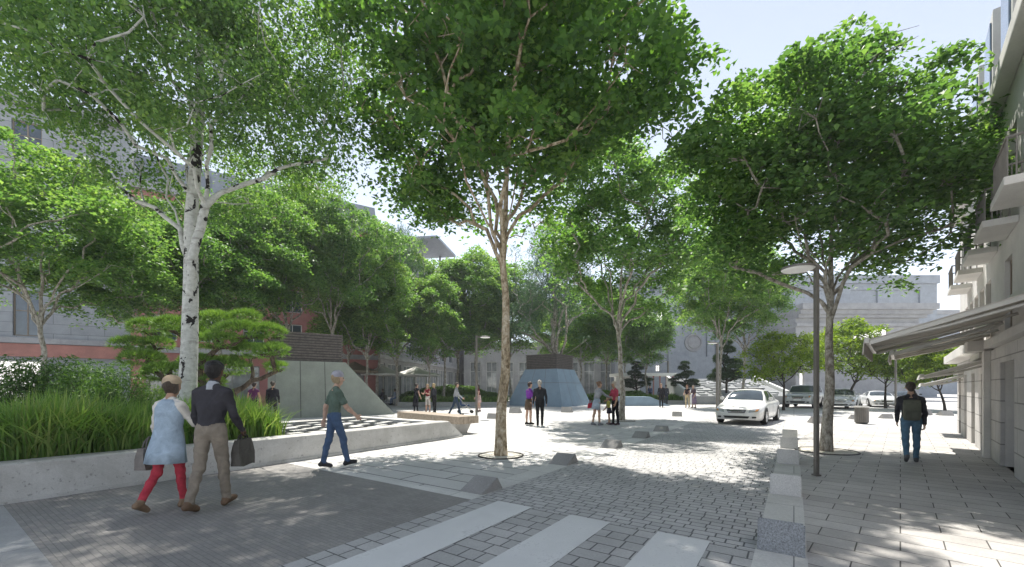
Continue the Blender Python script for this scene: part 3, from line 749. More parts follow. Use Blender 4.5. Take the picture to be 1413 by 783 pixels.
# ------------------------------------------------------------------ towers
def prism_between(A, B):   # A, B lists of points
    n = len(A); return A + B, [tuple(range(n))[::-1], tuple(range(n, 2*n))] + [(i, (i+1) % n, n+(i+1) % n, n+i) for i in range(n)]
ang = math.atan2(3.4, 4.77)
tw = thing('ventilation_tower', 'grey green panelled ventilation tower with slanted side and dark slatted top', 'ventilation tower', (-11.4, 20.0, 0), ang)
mb = MB(); L = 5.86
A = [(0, 0, 0), (L, 0, 0), (L, 4.6, 0), (0, 4.6, 0)]; B = [(0, 0.25, 2.86), (3.25, 0.25, 2.86), (3.25, 4.2, 2.86), (0, 4.2, 2.86)]
mb.add(*prism_between(A, B)); ob('clad_body', mb.mesh(M['greenpanel']), tw)
mb = MB()
for k in (1.05, 2.2):
    mb.quad((k, -0.006, 0.02), (k+0.025, -0.006, 0.02), (k+0.025, 0.242, 2.85), (k, 0.242, 2.85))
ob('panel_joint', mb.mesh(M['iron']), tw)
def slat_box(parent, x0, x1, y0, y1, z0, z1, nsl):
    mb = MB(); mb.box(x0+0.06, x1-0.06, y0+0.06, y1-0.06, z0+0.01, z1-0.02); ob('core', mb.mesh(M['iron']), parent)
    mb = MB(); h = (z1-z0)/nsl
    for i in range(nsl):
        a = z0+0.015+i*h; b = a+h*0.72
        mb.box(x0, x1, y0, y0+0.05, a, b); mb.box(x0, x1, y1-0.05, y1, a, b)
        mb.box(x0, x0+0.05, y0+0.051, y1-0.051, a, b); mb.box(x1-0.05, x1, y0+0.051, y1-0.051, a, b)
    ob('slatted_screen', mb.mesh(M['darkwood']), parent)
slat_box(tw, 0.12, 3.15, 0.4, 4.0, 2.865, 4.35, 11)
c0 = np.array((3.9, 31.9))
tw = thing('ventilation_tower', 'blue grey pyramid shaped ventilation tower with dark box on top', 'ventilation tower', (float(c0[0]), float(c0[1]), 0), R(54.7))
# local: corner at the origin, faces run along +y (left, seen from the street) and +x (right, going away)
mb = MB(); S = 5.3; i0 = 1.1
A = [(0, 0, 0), (S, 0, 0), (S, S, 0), (0, S, 0)]; B = [(i0, i0, 3.05), (S-i0, i0, 3.05), (S-i0, S-i0, 3.05), (i0, S-i0, 3.05)]
mb.add(*prism_between(A, B)); ob('clad_body', mb.mesh(M['bluepanel']), tw)
mb = MB()
for q in (0.33, 0.66):
    b0 = S*q; t0 = i0 + (S-2*i0)*q
    mb.quad((-0.01, b0, 0.02), (-0.01, b0+0.03, 0.02), (i0-0.01, t0+0.03, 3.04), (i0-0.01, t0, 3.04))
    mb.quad((b0, -0.01, 0.02), (b0+0.03, -0.01, 0.02), (t0+0.03, i0-0.01, 3.04), (t0, i0-0.01, 3.04))
f = 0.62
mb.quad((i0*f-0.012, i0*f, 3.05*f), (i0*f-0.012, S-i0*f, 3.05*f), (i0*(f+.01)-0.012, S-i0*f, 3.05*(f+.01)), (i0*(f+.01)-0.012, i0*f, 3.05*(f+.01)))
mb.quad((i0*f, i0*f-0.012, 3.05*f), (S-i0*f, i0*f-0.012, 3.05*f), (S-i0*f, i0*(f+.01)-0.012, 3.05*(f+.01)), (i0*f, i0*(f+.01)-0.012, 3.05*(f+.01)))
ob('panel_joint', mb.mesh(M['pole']), tw)
slat_box(tw, i0+0.06, S-i0-0.06, i0+0.06, S-i0-0.06, 3.055, 4.3, 9)

# ------------------------------------------------------------------ buildings
WINC = {}
def window(parent, x, z, w, h, pane, frame, depth=0.22, mull=1, bar=0.55):
    key = (round(w, 2), round(h, 2), pane.name, frame.name, mull, bar)
    if key not in WINC:
        mb = MB(); b = 0.07
        mb.box(0, w, 0, 0.06, 0, b); mb.box(0, w, 0, 0.06, h-b, h); mb.box(0, b, 0, 0.06, b, h-b); mb.box(w-b, w, 0, 0.06, b, h-b)
        for k in range(mull):
            xm = w*(k+1)/(mull+1); mb.box(xm-0.03, xm+0.03, 0.002, 0.058, b, h-b)
        if bar:
            for k in range(mull+1):
                xa = b if k == 0 else w*k/(mull+1)+0.03; xb = w-b if k == mull else w*(k+1)/(mull+1)-0.03
                mb.box(xa, xb, 0.004, 0.056, h*bar, h*bar+0.05)
        fm = mb.mesh(frame)
        mb = MB(); mb.box(b*0.5, w-b*0.5, 0.028, 0.034, b*0.5, h-b*0.5); WINC[key] = (fm, mb.mesh(pane))
    fm, pm = WINC[key]
    o = ob('window', fm, parent, (x, depth-0.07, z)); ob('pane', pm, o); return o
def wall_mesh(L, H, depth, ops, mats, reveal=0.24, back=True):
    xs = sorted({0, L} | {o[0] for o in ops} | {o[1] for o in ops}); zs = sorted({0, H} | {o[2] for o in ops} | {o[3] for o in ops})
    mb = MB()
    for i in range(len(xs)-1):
        for j in range(len(zs)-1):
            cx = (xs[i]+xs[i+1])/2; cz = (zs[j]+zs[j+1])/2
            if any(o[0] < cx < o[1] and o[2] < cz < o[3] for o in ops): continue
            mb.quad((xs[i], 0, zs[j]), (xs[i+1], 0, zs[j]), (xs[i+1], 0, zs[j+1]), (xs[i], 0, zs[j+1]))
    for o in ops:
        a, b, c, d = o[:4]; r = reveal
        mb.quad((a, 0, c), (b, 0, c), (b, r, c), (a, r, c)); mb.quad((a, 0, d), (a, r, d), (b, r, d), (b, 0, d))
        mb.quad((a, 0, c), (a, r, c), (a, r, d), (a, 0, d)); mb.quad((b, 0, c), (b, 0, d), (b, r, d), (b, r, c))
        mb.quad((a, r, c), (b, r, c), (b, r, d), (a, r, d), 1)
    mb.quad((0, 0, 0), (0, 0, H), (0, depth, H), (0, depth, 0)); mb.quad((L, 0, 0), (L, depth, 0), (L, depth, H), (L, 0, H))
    mb.quad((0, 0, H), (L, 0, H), (L, depth, H), (0, depth, H)); mb.quad((0, depth, 0), (0, depth, H), (L, depth, H), (L, depth, 0))
    return mesh(mb.v, mb.f, mats, False, mb.m)
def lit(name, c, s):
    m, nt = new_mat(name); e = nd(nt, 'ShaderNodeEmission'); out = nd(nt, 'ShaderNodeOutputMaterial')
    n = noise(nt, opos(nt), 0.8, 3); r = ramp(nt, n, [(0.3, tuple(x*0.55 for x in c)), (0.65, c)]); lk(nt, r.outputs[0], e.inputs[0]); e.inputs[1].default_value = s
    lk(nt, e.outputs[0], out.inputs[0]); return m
M['lit'] = lit('glowing_pane', (1.0, 0.97, 0.92), 0.9)  # added glow for a white shopfront and a sunlit panel; stone hall windows are lit
M['farslab'] = stone('grey_roof_slab', (0.40, 0.41, 0.42), 0.15, 30, 0.8, 0.25)
M['red'] = stone('red_plaster', (0.44, 0.20, 0.185), 0.05, 30, 0.85, 0.22)
M['redband'] = plain('red_fascia', (0.38, 0.17, 0.14), 0.6, 0.15, 2)
M['bluestone'] = stone('grey_stone_cladding', (0.36, 0.38, 0.40), 0.08, 30, 0.8, 0.2, (1.6, 0.62), 0.4)
M['greywall'] = stone('grey_render', (0.40, 0.40, 0.41), 0.06, 25, 0.85, 0.25, (3.0, 1.2), 0.8)
M['farstone'] = stone('far_blue_grey_stone', (0.37, 0.40, 0.44), 0.07, 20, 0.85, 0.18, (2.6, 1.3), 0.82)
M['beige'] = stone('beige_stone', (0.40, 0.40, 0.405), 0.06, 20, 0.85, 0.2, (2.2, 1.1), 0.82)
M['shopstone'] = stone('pale_shop_stone', (0.62, 0.60, 0.58), 0.07, 50, 0.75, 0.22, (1.1, 0.42), 0.45)
M['whiteplaster'] = stone('white_plaster', (0.68, 0.66, 0.635), 0.04, 30, 0.85, 0.16)
M['darkpanel'] = stone('dark_marble', (0.30, 0.275, 0.245), 0.25, 18, 0.35, 0.3, (3.0, 0.42), 0.4)
M['brown'] = plain('brown_shutter', (0.23, 0.185, 0.14), 0.6, 0.15, 3)
M['roofgrey'] = plain('zinc_roof', (0.25, 0.27, 0.30), 0.45, 0.15, 2, 0.3)
M['bluewin'] = glass('blue_dormer_glass', (0.10, 0.16, 0.24), 0.1)
M['frame'] = plain('grey_window_frame', (0.20, 0.20, 0.20), 0.5, 0.1, 4)
M['whiteframe'] = plain('white_window_frame', (0.6, 0.6, 0.58), 0.5, 0.05, 4)

def band(parent, name, L, z0, z1, out, m, x0=0.0, ov=0.0):
    mb = MB(); mb.box(x0-ov, L+ov, -out, -0.003, z0, z1); return ob(name, mb.mesh(m), parent)
aa = math.atan2(0.537, 0.843); A0 = np.array((-28.7, 27.0)); ad = np.array((0.843, 0.537))
def adir(k): q = A0 + ad*k; return (float(q[0]), float(q[1]), 0)
# grey stone house, far left
b = thing('stone_building', 'grey stone clad house with a red fascia above shop windows at far left', 'building', adir(-18.5), aa)
ops = []
for k in range(5):
    c = 20.6 - 4.15*k
    ops += [(c-0.6, c+0.6, 4.75, 7.6), (c-3.6, c-2.3 + 0.0, 8.8, 11.2), (c-0.65, c+0.65, 8.8, 11.2), (c-0.65, c+0.65, 12.6, 15.0), (c-0.65, c+0.65, 16.2, 18.2)]
    ops.append((c-3.3, c+0.6, 0.4, 3.2))
ops = [o for o in ops if o[0] > 0.3 and o[1] < 21.2]
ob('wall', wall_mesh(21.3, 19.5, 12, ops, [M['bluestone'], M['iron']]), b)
for o in ops:
    if o[3] < 4: window(b, o[0], o[2], o[1]-o[0], o[3]-o[2], M['lit'], M['whiteframe'], mull=3, bar=0)  # panes glow only to brighten the white shopfront
    else: window(b, o[0], o[2], o[1]-o[0], o[3]-o[2], M['glass'], M['brown'])
band(b, 'fascia', 21.25, 3.45, 4.25, 0.25, M['redband'], 0.05); band(b, 'ledge', 21.25, 4.28, 4.62, 0.35, M['greywall'], 0.05)
for z in (8.3, 12.0, 15.7): band(b, 'string_course', 21.25, z, z+0.22, 0.12, M['greywall'], 0.05)
band(b, 'cornice', 21.2, 19.1, 19.75, 0.6, M['greywall'], 0.1)
# red house
b = thing('red_building', 'salmon red plastered house with grey attic behind the pine and the green tower', 'building', adir(2.82), aa)
ops = []
for fl in range(4):
    for k in range(6):
        ops.append((1.1 + k*2.7, 2.5 + k*2.7, 4.9 + fl*2.75, 6.7 + fl*2.75))
for k in range(4): ops.append((0.9 + k*4.0, 3.6 + k*4.0, 0.3, 3.2))
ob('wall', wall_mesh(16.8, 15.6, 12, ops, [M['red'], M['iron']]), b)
for o in ops:
    if o[3] < 4: window(b, o[0], o[2], o[1]-o[0], o[3]-o[2], M['shop_glass'], M['frame'], mull=2, bar=0.8)
    else:
        w = window(b, o[0], o[2], o[1]-o[0], o[3]-o[2], M['glass'], M['whiteframe'])
band(b, 'ledge', 16.75, 4.0, 4.4, 0.3, M['greywall'], 0.05); band(b, 'cornice', 16.75, 15.3, 15.9, 0.45, M['greywall'], 0.05)
mb = MB(); mb.add(*prism_between([(0, 0.3, 15.92), (16.8, 0.3, 15.92), (16.8, 11.7, 15.92), (0, 11.7, 15.92)], [(0, 1.3, 18.3), (16.8, 1.3, 18.3), (16.8, 10, 18.3), (0, 10, 18.3)]))
at = ob('attic', mb.mesh(M['roofgrey']), b)
for k in range(5):
    mb = MB(); x0 = 1.4 + k*3.1; mb.box(x0, x0+1.3, 0.45, 1.6, 16.1, 17.7); ob('dormer', mb.mesh(M['roofgrey']), at)
# long grey house beyond
bb = math.atan2(0.987, 0.163)
b = thing('long_building', 'long grey building lining the left of the square with a flat roof canopy', 'building', (-13.6, 38.3, 0), bb)
ops = []
for fl in range(4):
    for k in range(12): ops.append((1.4 + k*3.9, 3.3 + k*3.9, 5.3 + fl*2.9, 7.2 + fl*2.9))
for k in range(12): ops.append((0.7 + k*3.9, 3.9 + k*3.9, 0.2, 4.0))
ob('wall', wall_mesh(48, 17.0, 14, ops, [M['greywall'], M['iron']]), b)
for o in ops:
    if o[3] < 4.5: window(b, o[0], o[2], o[1]-o[0], o[3]-o[2], M['shop_glass'], M['whiteframe'], mull=2, bar=0)
    else: window(b, o[0], o[2], o[1]-o[0], o[3]-o[2], M['glass'], M['whiteframe'])
band(b, 'ledge', 48, 4.4, 4.8, 0.4, M['greywall']); band(b, 'cornice', 48, 16.5, 17.2, 0.7, M['roofgrey'])
cn = MB(); cn.box(15, 23, -1.6, 5, 20.7, 21.0); cn = ob('roof_canopy', cn.mesh(M['roofgrey']), b)
for x_ in (15.6, 22.4):
    for y_ in (0.6, 4.4): mb = MB(); mb.box(x_-0.12, x_+0.12, y_-0.12, y_+0.12, 17.01, 20.69); ob('post', mb.mesh(M['frame']), cn)
mb = MB(); mb.box(24, 44, 2.0, 12, 17.01, 19.0); ob('penthouse', mb.mesh(M['greywall']), b)
# hall at the end of the square
b = thing('glazed_hall', 'low pale hall with tall glazed bays seen between the terrace trunks', 'building', (ax(640, 66), 66, 0), 0)
ops = [(1.0 + k*2.6, 2.7 + k*2.6, 0.4, 5.6) for k in range(9)]
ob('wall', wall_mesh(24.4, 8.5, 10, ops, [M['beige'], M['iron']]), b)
for o in ops: window(b, o[0], o[2], 1.7, 5.2, M['shop_glass'], M['whiteframe'], mull=1, bar=0.7)
band(b, 'cornice', 24.4, 8.1, 8.7, 0.5, M['beige'])
# grey blue stone building
D4 = 58; x4 = ax(862, D4)
b = thing('stone_hall', 'blank blue grey stone building with a round medallion and two lit windows', 'building', (x4, D4, 0), 0)
def X4(px): return ax(px, D4)-x4
ops = [(X4(894), X4(903), hz(448, D4), hz(430, D4)), (X4(906.5), X4(915), hz(448, D4), hz(430, D4)), (X4(880), X4(889), hz(448, D4), hz(430, D4)),
       (X4(940), X4(976), hz(492, D4), hz(454, D4)), (X4(905), X4(911), hz(513, D4), hz(504, D4)), (X4(880), X4(889), hz(405, D4), hz(385, D4)), (X4(894), X4(903), hz(405, D4), hz(385, D4))]
ob('wall', wall_mesh(X4(1098), 17.6, 14, ops, [M['farstone'], M['farstone']], 0.3), b)
for i, o in enumerate(ops):
    if i == 3: continue
    window(b, o[0], o[2], o[1]-o[0], o[3]-o[2], M['lit'] if i in (0, 1, 4) else M['glass'], M['frame'], 0.3)
mb = MB(); cx_, cz_ = X4(958), hz(473, D4)
mb.lathe([(0.0, -0.12), (0.75, -0.12), (0.8, -0.02), (1.0, -0.02), (1.05, -0.16), (1.22, -0.16), (1.25, 0.0)], 36)
mb.v = [(cx_+p[0], 0.29+p[2], cz_+p[1]) for p in mb.v]; ob('medallion', mb.mesh(M['beige'], True), b)
for px in (925, 990):
    mb = MB(); mb.box(X4(px)-0.35, X4(px)+0.35, -0.25, -0.003, 0, 16.2); ob('pilaster', mb.mesh(M['farstone']), b)
band(b, 'string_course', X4(1098), hz(438, D4), hz(434.5, D4), 0.3, M['farstone'], X4(994)); band(b, 'cornice', X4(1098), 16.9, 17.8, 0.7, M['farstone'])
band(b, 'plinth', X4(1098), 0.0, 1.4, 0.2, M['farstone'])
# corniced halls
D5 = 50; x5 = ax(1098, D5)
b = thing('corniced_hall', 'pale stone hall with deep stepped cornice behind the parked cars', 'building', (x5, D5, 0), 0)
def X5(px): return ax(px, D5)-x5
L5 = X5(1268)
ops = [(X5(1178), X5(1226), hz(492, D5), hz(452, D5)), (X5(1100)+0.3, X5(1110), 0.2, 3.6)]
ob('wall', wall_mesh(L5, 11.0, 16, ops, [M['beige'], M['iron']], 0.3), b)
window(b, ops[0][0], ops[0][2], ops[0][1]-ops[0][0], ops[0][3]-ops[0][2], M['lit'], M['frame'], 0.3, 3, 0.5)  # glowing pane in place of a beige stone panel in sunlight
window(b, ops[1][0], ops[1][2], ops[1][1]-ops[1][0], ops[1][3]-ops[1][2], M['lit'], M['frame'], 0.3, 0, 0)
for z0, z1, o_ in ((8.9, 9.3, 0.25), (9.9, 10.3, 0.5), (10.303, 10.8, 0.85), (10.803, 11.5, 1.25)):
    mb = MB(); mb.box(-0.0, L5+o_, -o_, 16, z0, z1) if z0 > 10.9 else mb.box(0.0, L5+o_, -o_, -0.003, z0, z1); ob('cornice', mb.mesh(M['beige']), b)
b = thing('upper_hall', 'taller blue grey block rising behind the corniced pale hall', 'building', (ax(1098, 68), 68, 0), 0)
ob('wall', wall_mesh(ax(1293, 68)-ax(1098, 68), 19.6, 15, [(2+7*k, 6.5+7*k, 13.0, 17.6) for k in range(3)], [M['farstone'], M['farstone']], 0.3), b)
band(b, 'cornice', ax(1293, 68)-ax(1098, 68), 18.6, 19.9, 0.5, M['farstone'])
b = thing('distant_block', 'low distant pale block in the gap left of the shop front', 'building', (ax(1285, 95), 95, 0), 0)
ob('wall', wall_mesh(16, 19, 12, [(1.5+2.6*k, 2.9+2.6*k, z, z+1.6) for k in range(5) for z in (10, 14)], [M['farstone'], M['frame']], 0.3), b)
band(b, 'cornice', 16, 18.4, 19.3, 0.4, M['beige'])
# sloping stepped roof (station entrance)
b = thing('entrance_canopy', 'sloping entrance roof of staggered pale slabs between white side beams behind the sedan', 'canopy', (ax(955, 37), 37, 0), 0)
W_ = ax(1092, 37)-ax(955, 37)
mb = MB(); mb.add(*prism_between([(0, 0, 0), (W_, 0, 0), (W_+0.6, 7, 0), (0.6, 7, 0)], [(0, 0, 0.75), (W_, 0, 0.75), (W_+0.6, 7, 2.4), (0.6, 7, 2.4)])); ob('deck', mb.mesh(M['granite']), b)
mb = MB(); rg = random.Random(4)
for j in range(9):
    x_ = 0.6 + rg.random()
    while x_ < W_-1:
        w_ = rg.uniform(0.6, 1.5); y_ = 0.2 + j*0.76; z_ = 0.75 + 1.65*y_/7
        mb.add(*prism_between([(x_, y_, z_-0.02), (x_+w_, y_, z_-0.02), (x_+w_, y_+0.42, z_+0.06), (x_, y_+0.42, z_+0.06)], [(x_, y_, z_+0.13), (x_+w_, y_, z_+0.13), (x_+w_, y_+0.42, z_+0.19), (x_, y_+0.42, z_+0.19)]))
        x_ += w_ + rg.uniform(0.3, 0.9)
ob('slabs', mb.mesh(M['farslab']), b)
for x_ in (-0.3, W_+0.02):
    mb = MB(); mb.add(*prism_between([(x_, -0.3, 0), (x_+0.28, -0.3, 0), (x_+0.88, 7, 0), (x_+0.6, 7, 0)], [(x_, -0.3, 0.95), (x_+0.28, -0.3, 0.95), (x_+0.88, 7, 2.75), (x_+0.6, 7, 2.75)])); ob('side_beam', mb.mesh(M['white']), b)
# white pavilion
b = thing('kiosk_pavilion', 'low white roofed pavilion with reddish posts behind the far grass bed', 'pavilion', (ax(852, 48), 48, 0), 0)
mb = MB(); mb.box(0, 6.8, -0.5, 4, 2.85, 3.2, 0, 0.03); ob('roof', mb.mesh(M['white']), b)
mb = MB(); mb.box(0.5, 3.4, 2.6, 3.6, 0.0, 2.84); ob('cabin', mb.mesh(M['canvas']), b)
for k in range(5):
    mb = MB(); mb.box(3.4+k*0.75, 3.52+k*0.75, 0, 0.14, 0, 2.84); ob('post', mb.mesh(M['redband']), b)

# shop house on the right
X0 = 20.6
b = thing('shop_building', 'white stone fronted shop house with brown shutters and balconies on the right', 'building', (*st(X0, 1.47), 0), ANG_S + PI)
def sx(s): return X0 - s
gops = [(sx(c1), sx(c0), 0.0 if i else 0.0, z) for i, (c0, c1, z) in enumerate(((14.26, 14.95, 1.85), (16.04, 16.78, 1.9), (17.85, 18.45, 1.9), (19.5, 20.05, 1.9), (10.95, 12.3, 2.0), (8.2, 9.6, 2.0), (5.5, 7.0, 2.0)))]
mops = [(sx(s0+0.75), sx(s0), 2.62, 3.95) for s0 in (14.0, 15.05, 16.1, 17.15, 18.2, 19.2, 11.6, 9.6, 7.4)]
uops = [(sx(s0+0.75), sx(s0), z, z+1.45) for s0 in (7.0, 9.1, 11.2, 13.3, 15.4, 17.5, 19.3) for z in (4.75,)]
ob('wall', wall_mesh(16.6, 7.2, 9, gops + mops + uops, [M['whiteplaster'], M['iron']], 0.3), b)
for o in gops:
    mb = MB(); mb.box(o[0]+0.001, o[1]-0.001, 0.16, 0.2, o[2]+0.005, o[3]-0.002); ob('door_panel', mb.mesh(M['darkpanel']), b)
for o in mops: window(b, o[0], o[2], o[1]-o[0], o[3]-o[2], M['brown'], M['brown'], 0.14, 1, 0)
for o in uops: window(b, o[0], o[2], o[1]-o[0], o[3]-o[2], M['glass'], M['frame'], 0.25)
# stone cladding of the ground floor, between the openings
xs = sorted((o[0], o[1], o[3]) for o in gops); mb = MB(); px_ = 0.0
for a_, c_, z_ in xs + [(16.6, None, 0)]:
    mb.box(px_, a_, -0.06, -0.003, 0.0, 2.30)
    if c_: mb.box(a_, c_, -0.06, -0.003, z_, 2.30); px_ = c_
ob('stone_base', mb.mesh(M['shopstone']), b)
mb = MB(); mb.box(sx(13.75), sx(13.45), -0.16, -0.062, 0, 2.3); ob('pilaster', mb.mesh(M['whiteplaster']), b)
mb = MB(); mb.box(sx(20.6), sx(13.7), -0.38, -0.003, 2.32, 2.56, 0, 0.02); ob('ledge', mb.mesh(M['whiteplaster']), b)
mb = MB(); mb.box(sx(13.68), 16.6, -0.14, -0.003, 2.36, 2.52); ob('string_course', mb.mesh(M['whiteplaster']), b)
for s0 in (8.9, 11.0, 13.1, 15.2, 17.3):
    bm_ = MB(); bm_.box(sx(s0+1.2), sx(s0), -0.42, -0.003, 4.34, 4.46, 0, 0.015); sl = ob('balcony', bm_.mesh(M['whiteplaster']), b)
    mb = MB()
    for k in range(13):
        xx = sx(s0+1.17) + k*1.14/12; mb.box(xx-0.008, xx+0.008, -0.39, -0.374, 4.46, 5.0)
    for yy in (-0.3, -0.2, -0.1):
        mb.box(sx(s0+1.17)-0.008, sx(s0+1.17)+0.008, yy-0.008, yy+0.008, 4.46, 5.0); mb.box(sx(s0+0.03)-0.008, sx(s0+0.03)+0.008, yy-0.008, yy+0.008, 4.46, 5.0)
    mb.box(sx(s0+1.18), sx(s0+0.02), -0.40, -0.364, 5.001, 5.03)
    mb.box(sx(s0+1.18), sx(s0+1.15), -0.363, -0.01, 5.001, 5.03); mb.box(sx(s0+0.05), sx(s0+0.02), -0.363, -0.01, 5.001, 5.03)
    ob('railing', mb.mesh(M['pole']), sl)
mb = MB(); mb.box(0, 16.6, -0.22, -0.003, 6.98, 7.26, 0, 0.03); ob('cornice', mb.mesh(M['whiteplaster']), b)
mb = MB(); mb.add(*prism_between([(0, 0, 7.22), (16.6, 0, 7.22), (16.6, 9, 7.22), (0, 9, 7.22)], [(0, 1.1, 10.4), (16.6, 1.1, 10.4), (16.6, 8, 10.4), (0, 8, 10.4)])); rf = ob('roof', mb.mesh(M['roofgrey']), b)
for s0 in (7.0, 9.1, 11.2, 13.3, 15.4, 17.5):
    mb = MB(); mb.box(sx(s0+1.0), sx(s0), -0.05, 1.1, 7.5, 9.5, 0, 0.02); d_ = ob('dormer', mb.mesh(M['whiteplaster']), rf)
    mb = MB(); mb.box(sx(s0+0.88), sx(s0+0.12), -0.08, -0.053, 7.7, 9.3); ob('dormer_window', mb.mesh(M['bluewin']), d_)

# awnings
def awning(label, s0, s1, tf, zf, zw, mcan, val=0.24, group='awnings along the shop front'):
    o = thing('awning', label, 'awning', (*st(s0, 1.41), 0), ANG_S, group)   # local x along the shop front, y towards the street
    P_ = 1.41 - tf; L_ = s1-s0
    mb = MB(); mb.add(*prism_between([(0, 0, zw), (L_, 0, zw), (L_, P_, zf), (0, P_, zf)], [(0, 0, zw+0.02), (L_, 0, zw+0.02), (L_, P_, zf+0.02), (0, P_, zf+0.02)])); c_ = ob('canvas', mb.mesh(mcan), o)
    n_ = max(6, int(L_*6)); mb = MB()
    V = []; 
    for k in range(n_+1):
        w_ = 0.02*math.sin(k*1.7); x_ = L_*k/n_
        V += [(x_, P_+0.075, zf+0.02), (x_, P_+0.09+w_, zf+0.02-val)]
    mb.add(V, [(2*k, 2*k+2, 2*k+3, 2*k+1) for k in range(n_)])
    me = mb.mesh(mcan); vo = ob('valance', me, c_); sm = vo.modifiers.new('thick', 'SOLIDIFY'); sm.thickness = 0.012
    mb = MB(); mb.box(-0.02, L_+0.02, P_+0.002, P_+0.07, zf-0.045, zf+0.045, 0, 0.012); ob('front_bar', mb.mesh(M['alu']), o)
    mb = MB(); mb.box(-0.03, L_+0.03, -0.01, 0.12, zw+0.022, zw+0.15, 0, 0.015); ob('cassette', mb.mesh(M['alu']), o)
    for x_ in (0.03, L_*0.5, L_-0.08):
        mb = MB(); mb.tube([(x_, 0.02, zw-0.14), (x_, P_*0.5, (zw+zf)/2-0.12), (x_, P_, zf-0.03)], 0.026, 8); ob('arm', mb.mesh(M['alu'], True), o)
    for x_ in (0.0, L_):
        mb = MB(); mb.add(*prism_between([(x_-0.025, 0, zw-0.07), (x_+0.025, 0, zw-0.07), (x_+0.025, P_, zf-0.07), (x_-0.025, P_, zf-0.07)], [(x_-0.025, 0, zw-0.005), (x_+0.025, 0, zw-0.005), (x_+0.025, P_, zf-0.005), (x_-0.025, P_, zf-0.005)]))
        ob('side_rail', mb.mesh(M['alu']), o)
    return o
awning('nearest and largest taupe awning, its end valance hanging over the shop pavement', 9.05, 11.9, -0.37, 2.30, 2.86, M['taupe'])
awning('second taupe awning seen edge on just beneath the nearest one', 12.3, 14.4, -0.10, 2.28, 2.78, M['taupe'], 0.2)
awning('slim white awning lower on the shop front above the dark doors', 14.0, 15.6, 0.42, 1.80, 2.16, M['canvas'], 0.1)
awning('small white awning farthest along the shop front above the last door', 18.6, 20.2, 0.55, 1.62, 1.9, M['canvas'], 0.1)
# ------------------------------------------------------------------ street furniture
def lamp(label, px, py, top, hx, r, rz=0.0, w=0.105, arm=0.18, group='street lamps'):
    x, y = gp(px, py); o = thing('street_lamp', label, 'street lamp', (x, y, 0), rz, group)
    mb = MB(); mb.box(-w/2, w/2, -w/2, w/2, 0.0, top, 0, 0.008); mb.box(-w*0.8, w*0.8, -w*0.8, w*0.8, 0, 0.03); ob('pole', mb.mesh(M['pole']), o)
    mb = MB(); mb.box(-arm, -w/2-0.002, -0.035, 0.035, top-0.10, top-0.03, 0, 0.006); ob('arm', mb.mesh(M['pole']), o)
    c = (-arm-r, 0, top-0.07)
    mb = MB().lathe([(0.0, 0.06), (r*0.6, 0.055), (r*0.95, 0.03), (r, 0.0), (r*0.985, -0.012)], 40, 0, c); hd = ob('lamp_head', mb.mesh(M['pole'], True), o)
    mb = MB().lathe([(r*0.985, -0.008), (r*0.9, -0.028), (0.0, -0.034)], 40, 0, c); ob('diffuser', mb.mesh(M['lamp_white'], True), hd)
    return o
lamp('nearest street lamp, tall grey post with disc head by the big grey tree', 1126.5, 657, 3.62, 1096, 0.25, 0.12, 0.062, 0.10)
lamp('street lamp on the plaza between the bench and the central tan trunk', 657.5, 577, 4.12, 650, 0.26, PI+0.3, 0.10)
lamp('slim dark street lamp just left of the white sedan', 990, 571, 4.15, 985, 0.26, 0.5, 0.12)
lamp('thin dark street lamp far off beside the layered pine and medallion wall', 922, 553, 4.6, 915, 0.3, 0.2, 0.14)
lamp('thin street lamp just left of the backpack walker', 1236, 570, 4.2, 1230, 0.26, 0.4, 0.09)

# litter bin
x, y = gp(1189, 585)
o = thing('litter_bin', 'round grey slatted litter bin between the big tree and backpack walker', 'litter bin', (x, y, 0))
mb = MB()
for k in range(22):
    a = 2*PI*k/22; b2 = MB().box(-0.028, 0.028, 0.215, 0.24, 0.06, 0.66).xf(Matrix.Rotation(a, 4, 'Z')); mb.add(b2.v, b2.f)
ob('slats', mb.mesh(M['pole']), o)
mb = MB().lathe([(0.0, 0.02), (0.2, 0.02), (0.208, 0.05), (0.208, 0.68), (0.0, 0.681)], 28); ob('liner', mb.mesh(M['iron'], True), o)
mb = MB().lathe([(0.20, 0.67), (0.262, 0.67), (0.265, 0.70), (0.25, 0.735), (0.17, 0.75), (0.17, 0.70)], 32); ob('lid', mb.mesh(M['alu'], True), o)

# wedge stones on the left kerb, granite run on the right
def wedge_mesh(L=0.51, W=0.425, h=0.185, q=0.74, bev=0.012):
    bm = bmesh.new(); P_ = [(0, 0, 0), (L, 0, 0), (L, W, 0), (0, W, 0), (L*q, 0, h), (L*q, W, h), (0, 0, 0.012), (0, W, 0.012)]
    vs = [bm.verts.new(p) for p in P_]
    for f in ((0, 3, 2, 1), (6, 4, 5, 7), (4, 1, 2, 5), (0, 1, 4, 6), (3, 7, 5, 2), (0, 6, 7, 3)): bm.faces.new([vs[i] for i in f])
    bmesh.ops.recalc_face_normals(bm, faces=bm.faces[:])
    bmesh.ops.bevel(bm, geom=[e for e in bm.edges if all(v.co.z > 0.02 for v in e.verts) or abs(e.verts[0].co.z-e.verts[1].co.z) > 0.05], offset=bev, segments=2, affect='EDGES')
    mb = MB(); mb.bm(bm); return mb.mesh(M['wedge'])
wm = wedge_mesh()
wl = ['nearest grey wedge stone on the kerb, at the corner of the dark brick landing', 'second grey wedge stone along the kerb, right of the central tree ring',
      'third grey wedge stone along the kerb, before the trio with the child', 'fourth grey wedge stone along the kerb beyond the trio', 'fifth and farthest grey wedge stone on the kerb line before the sedan']
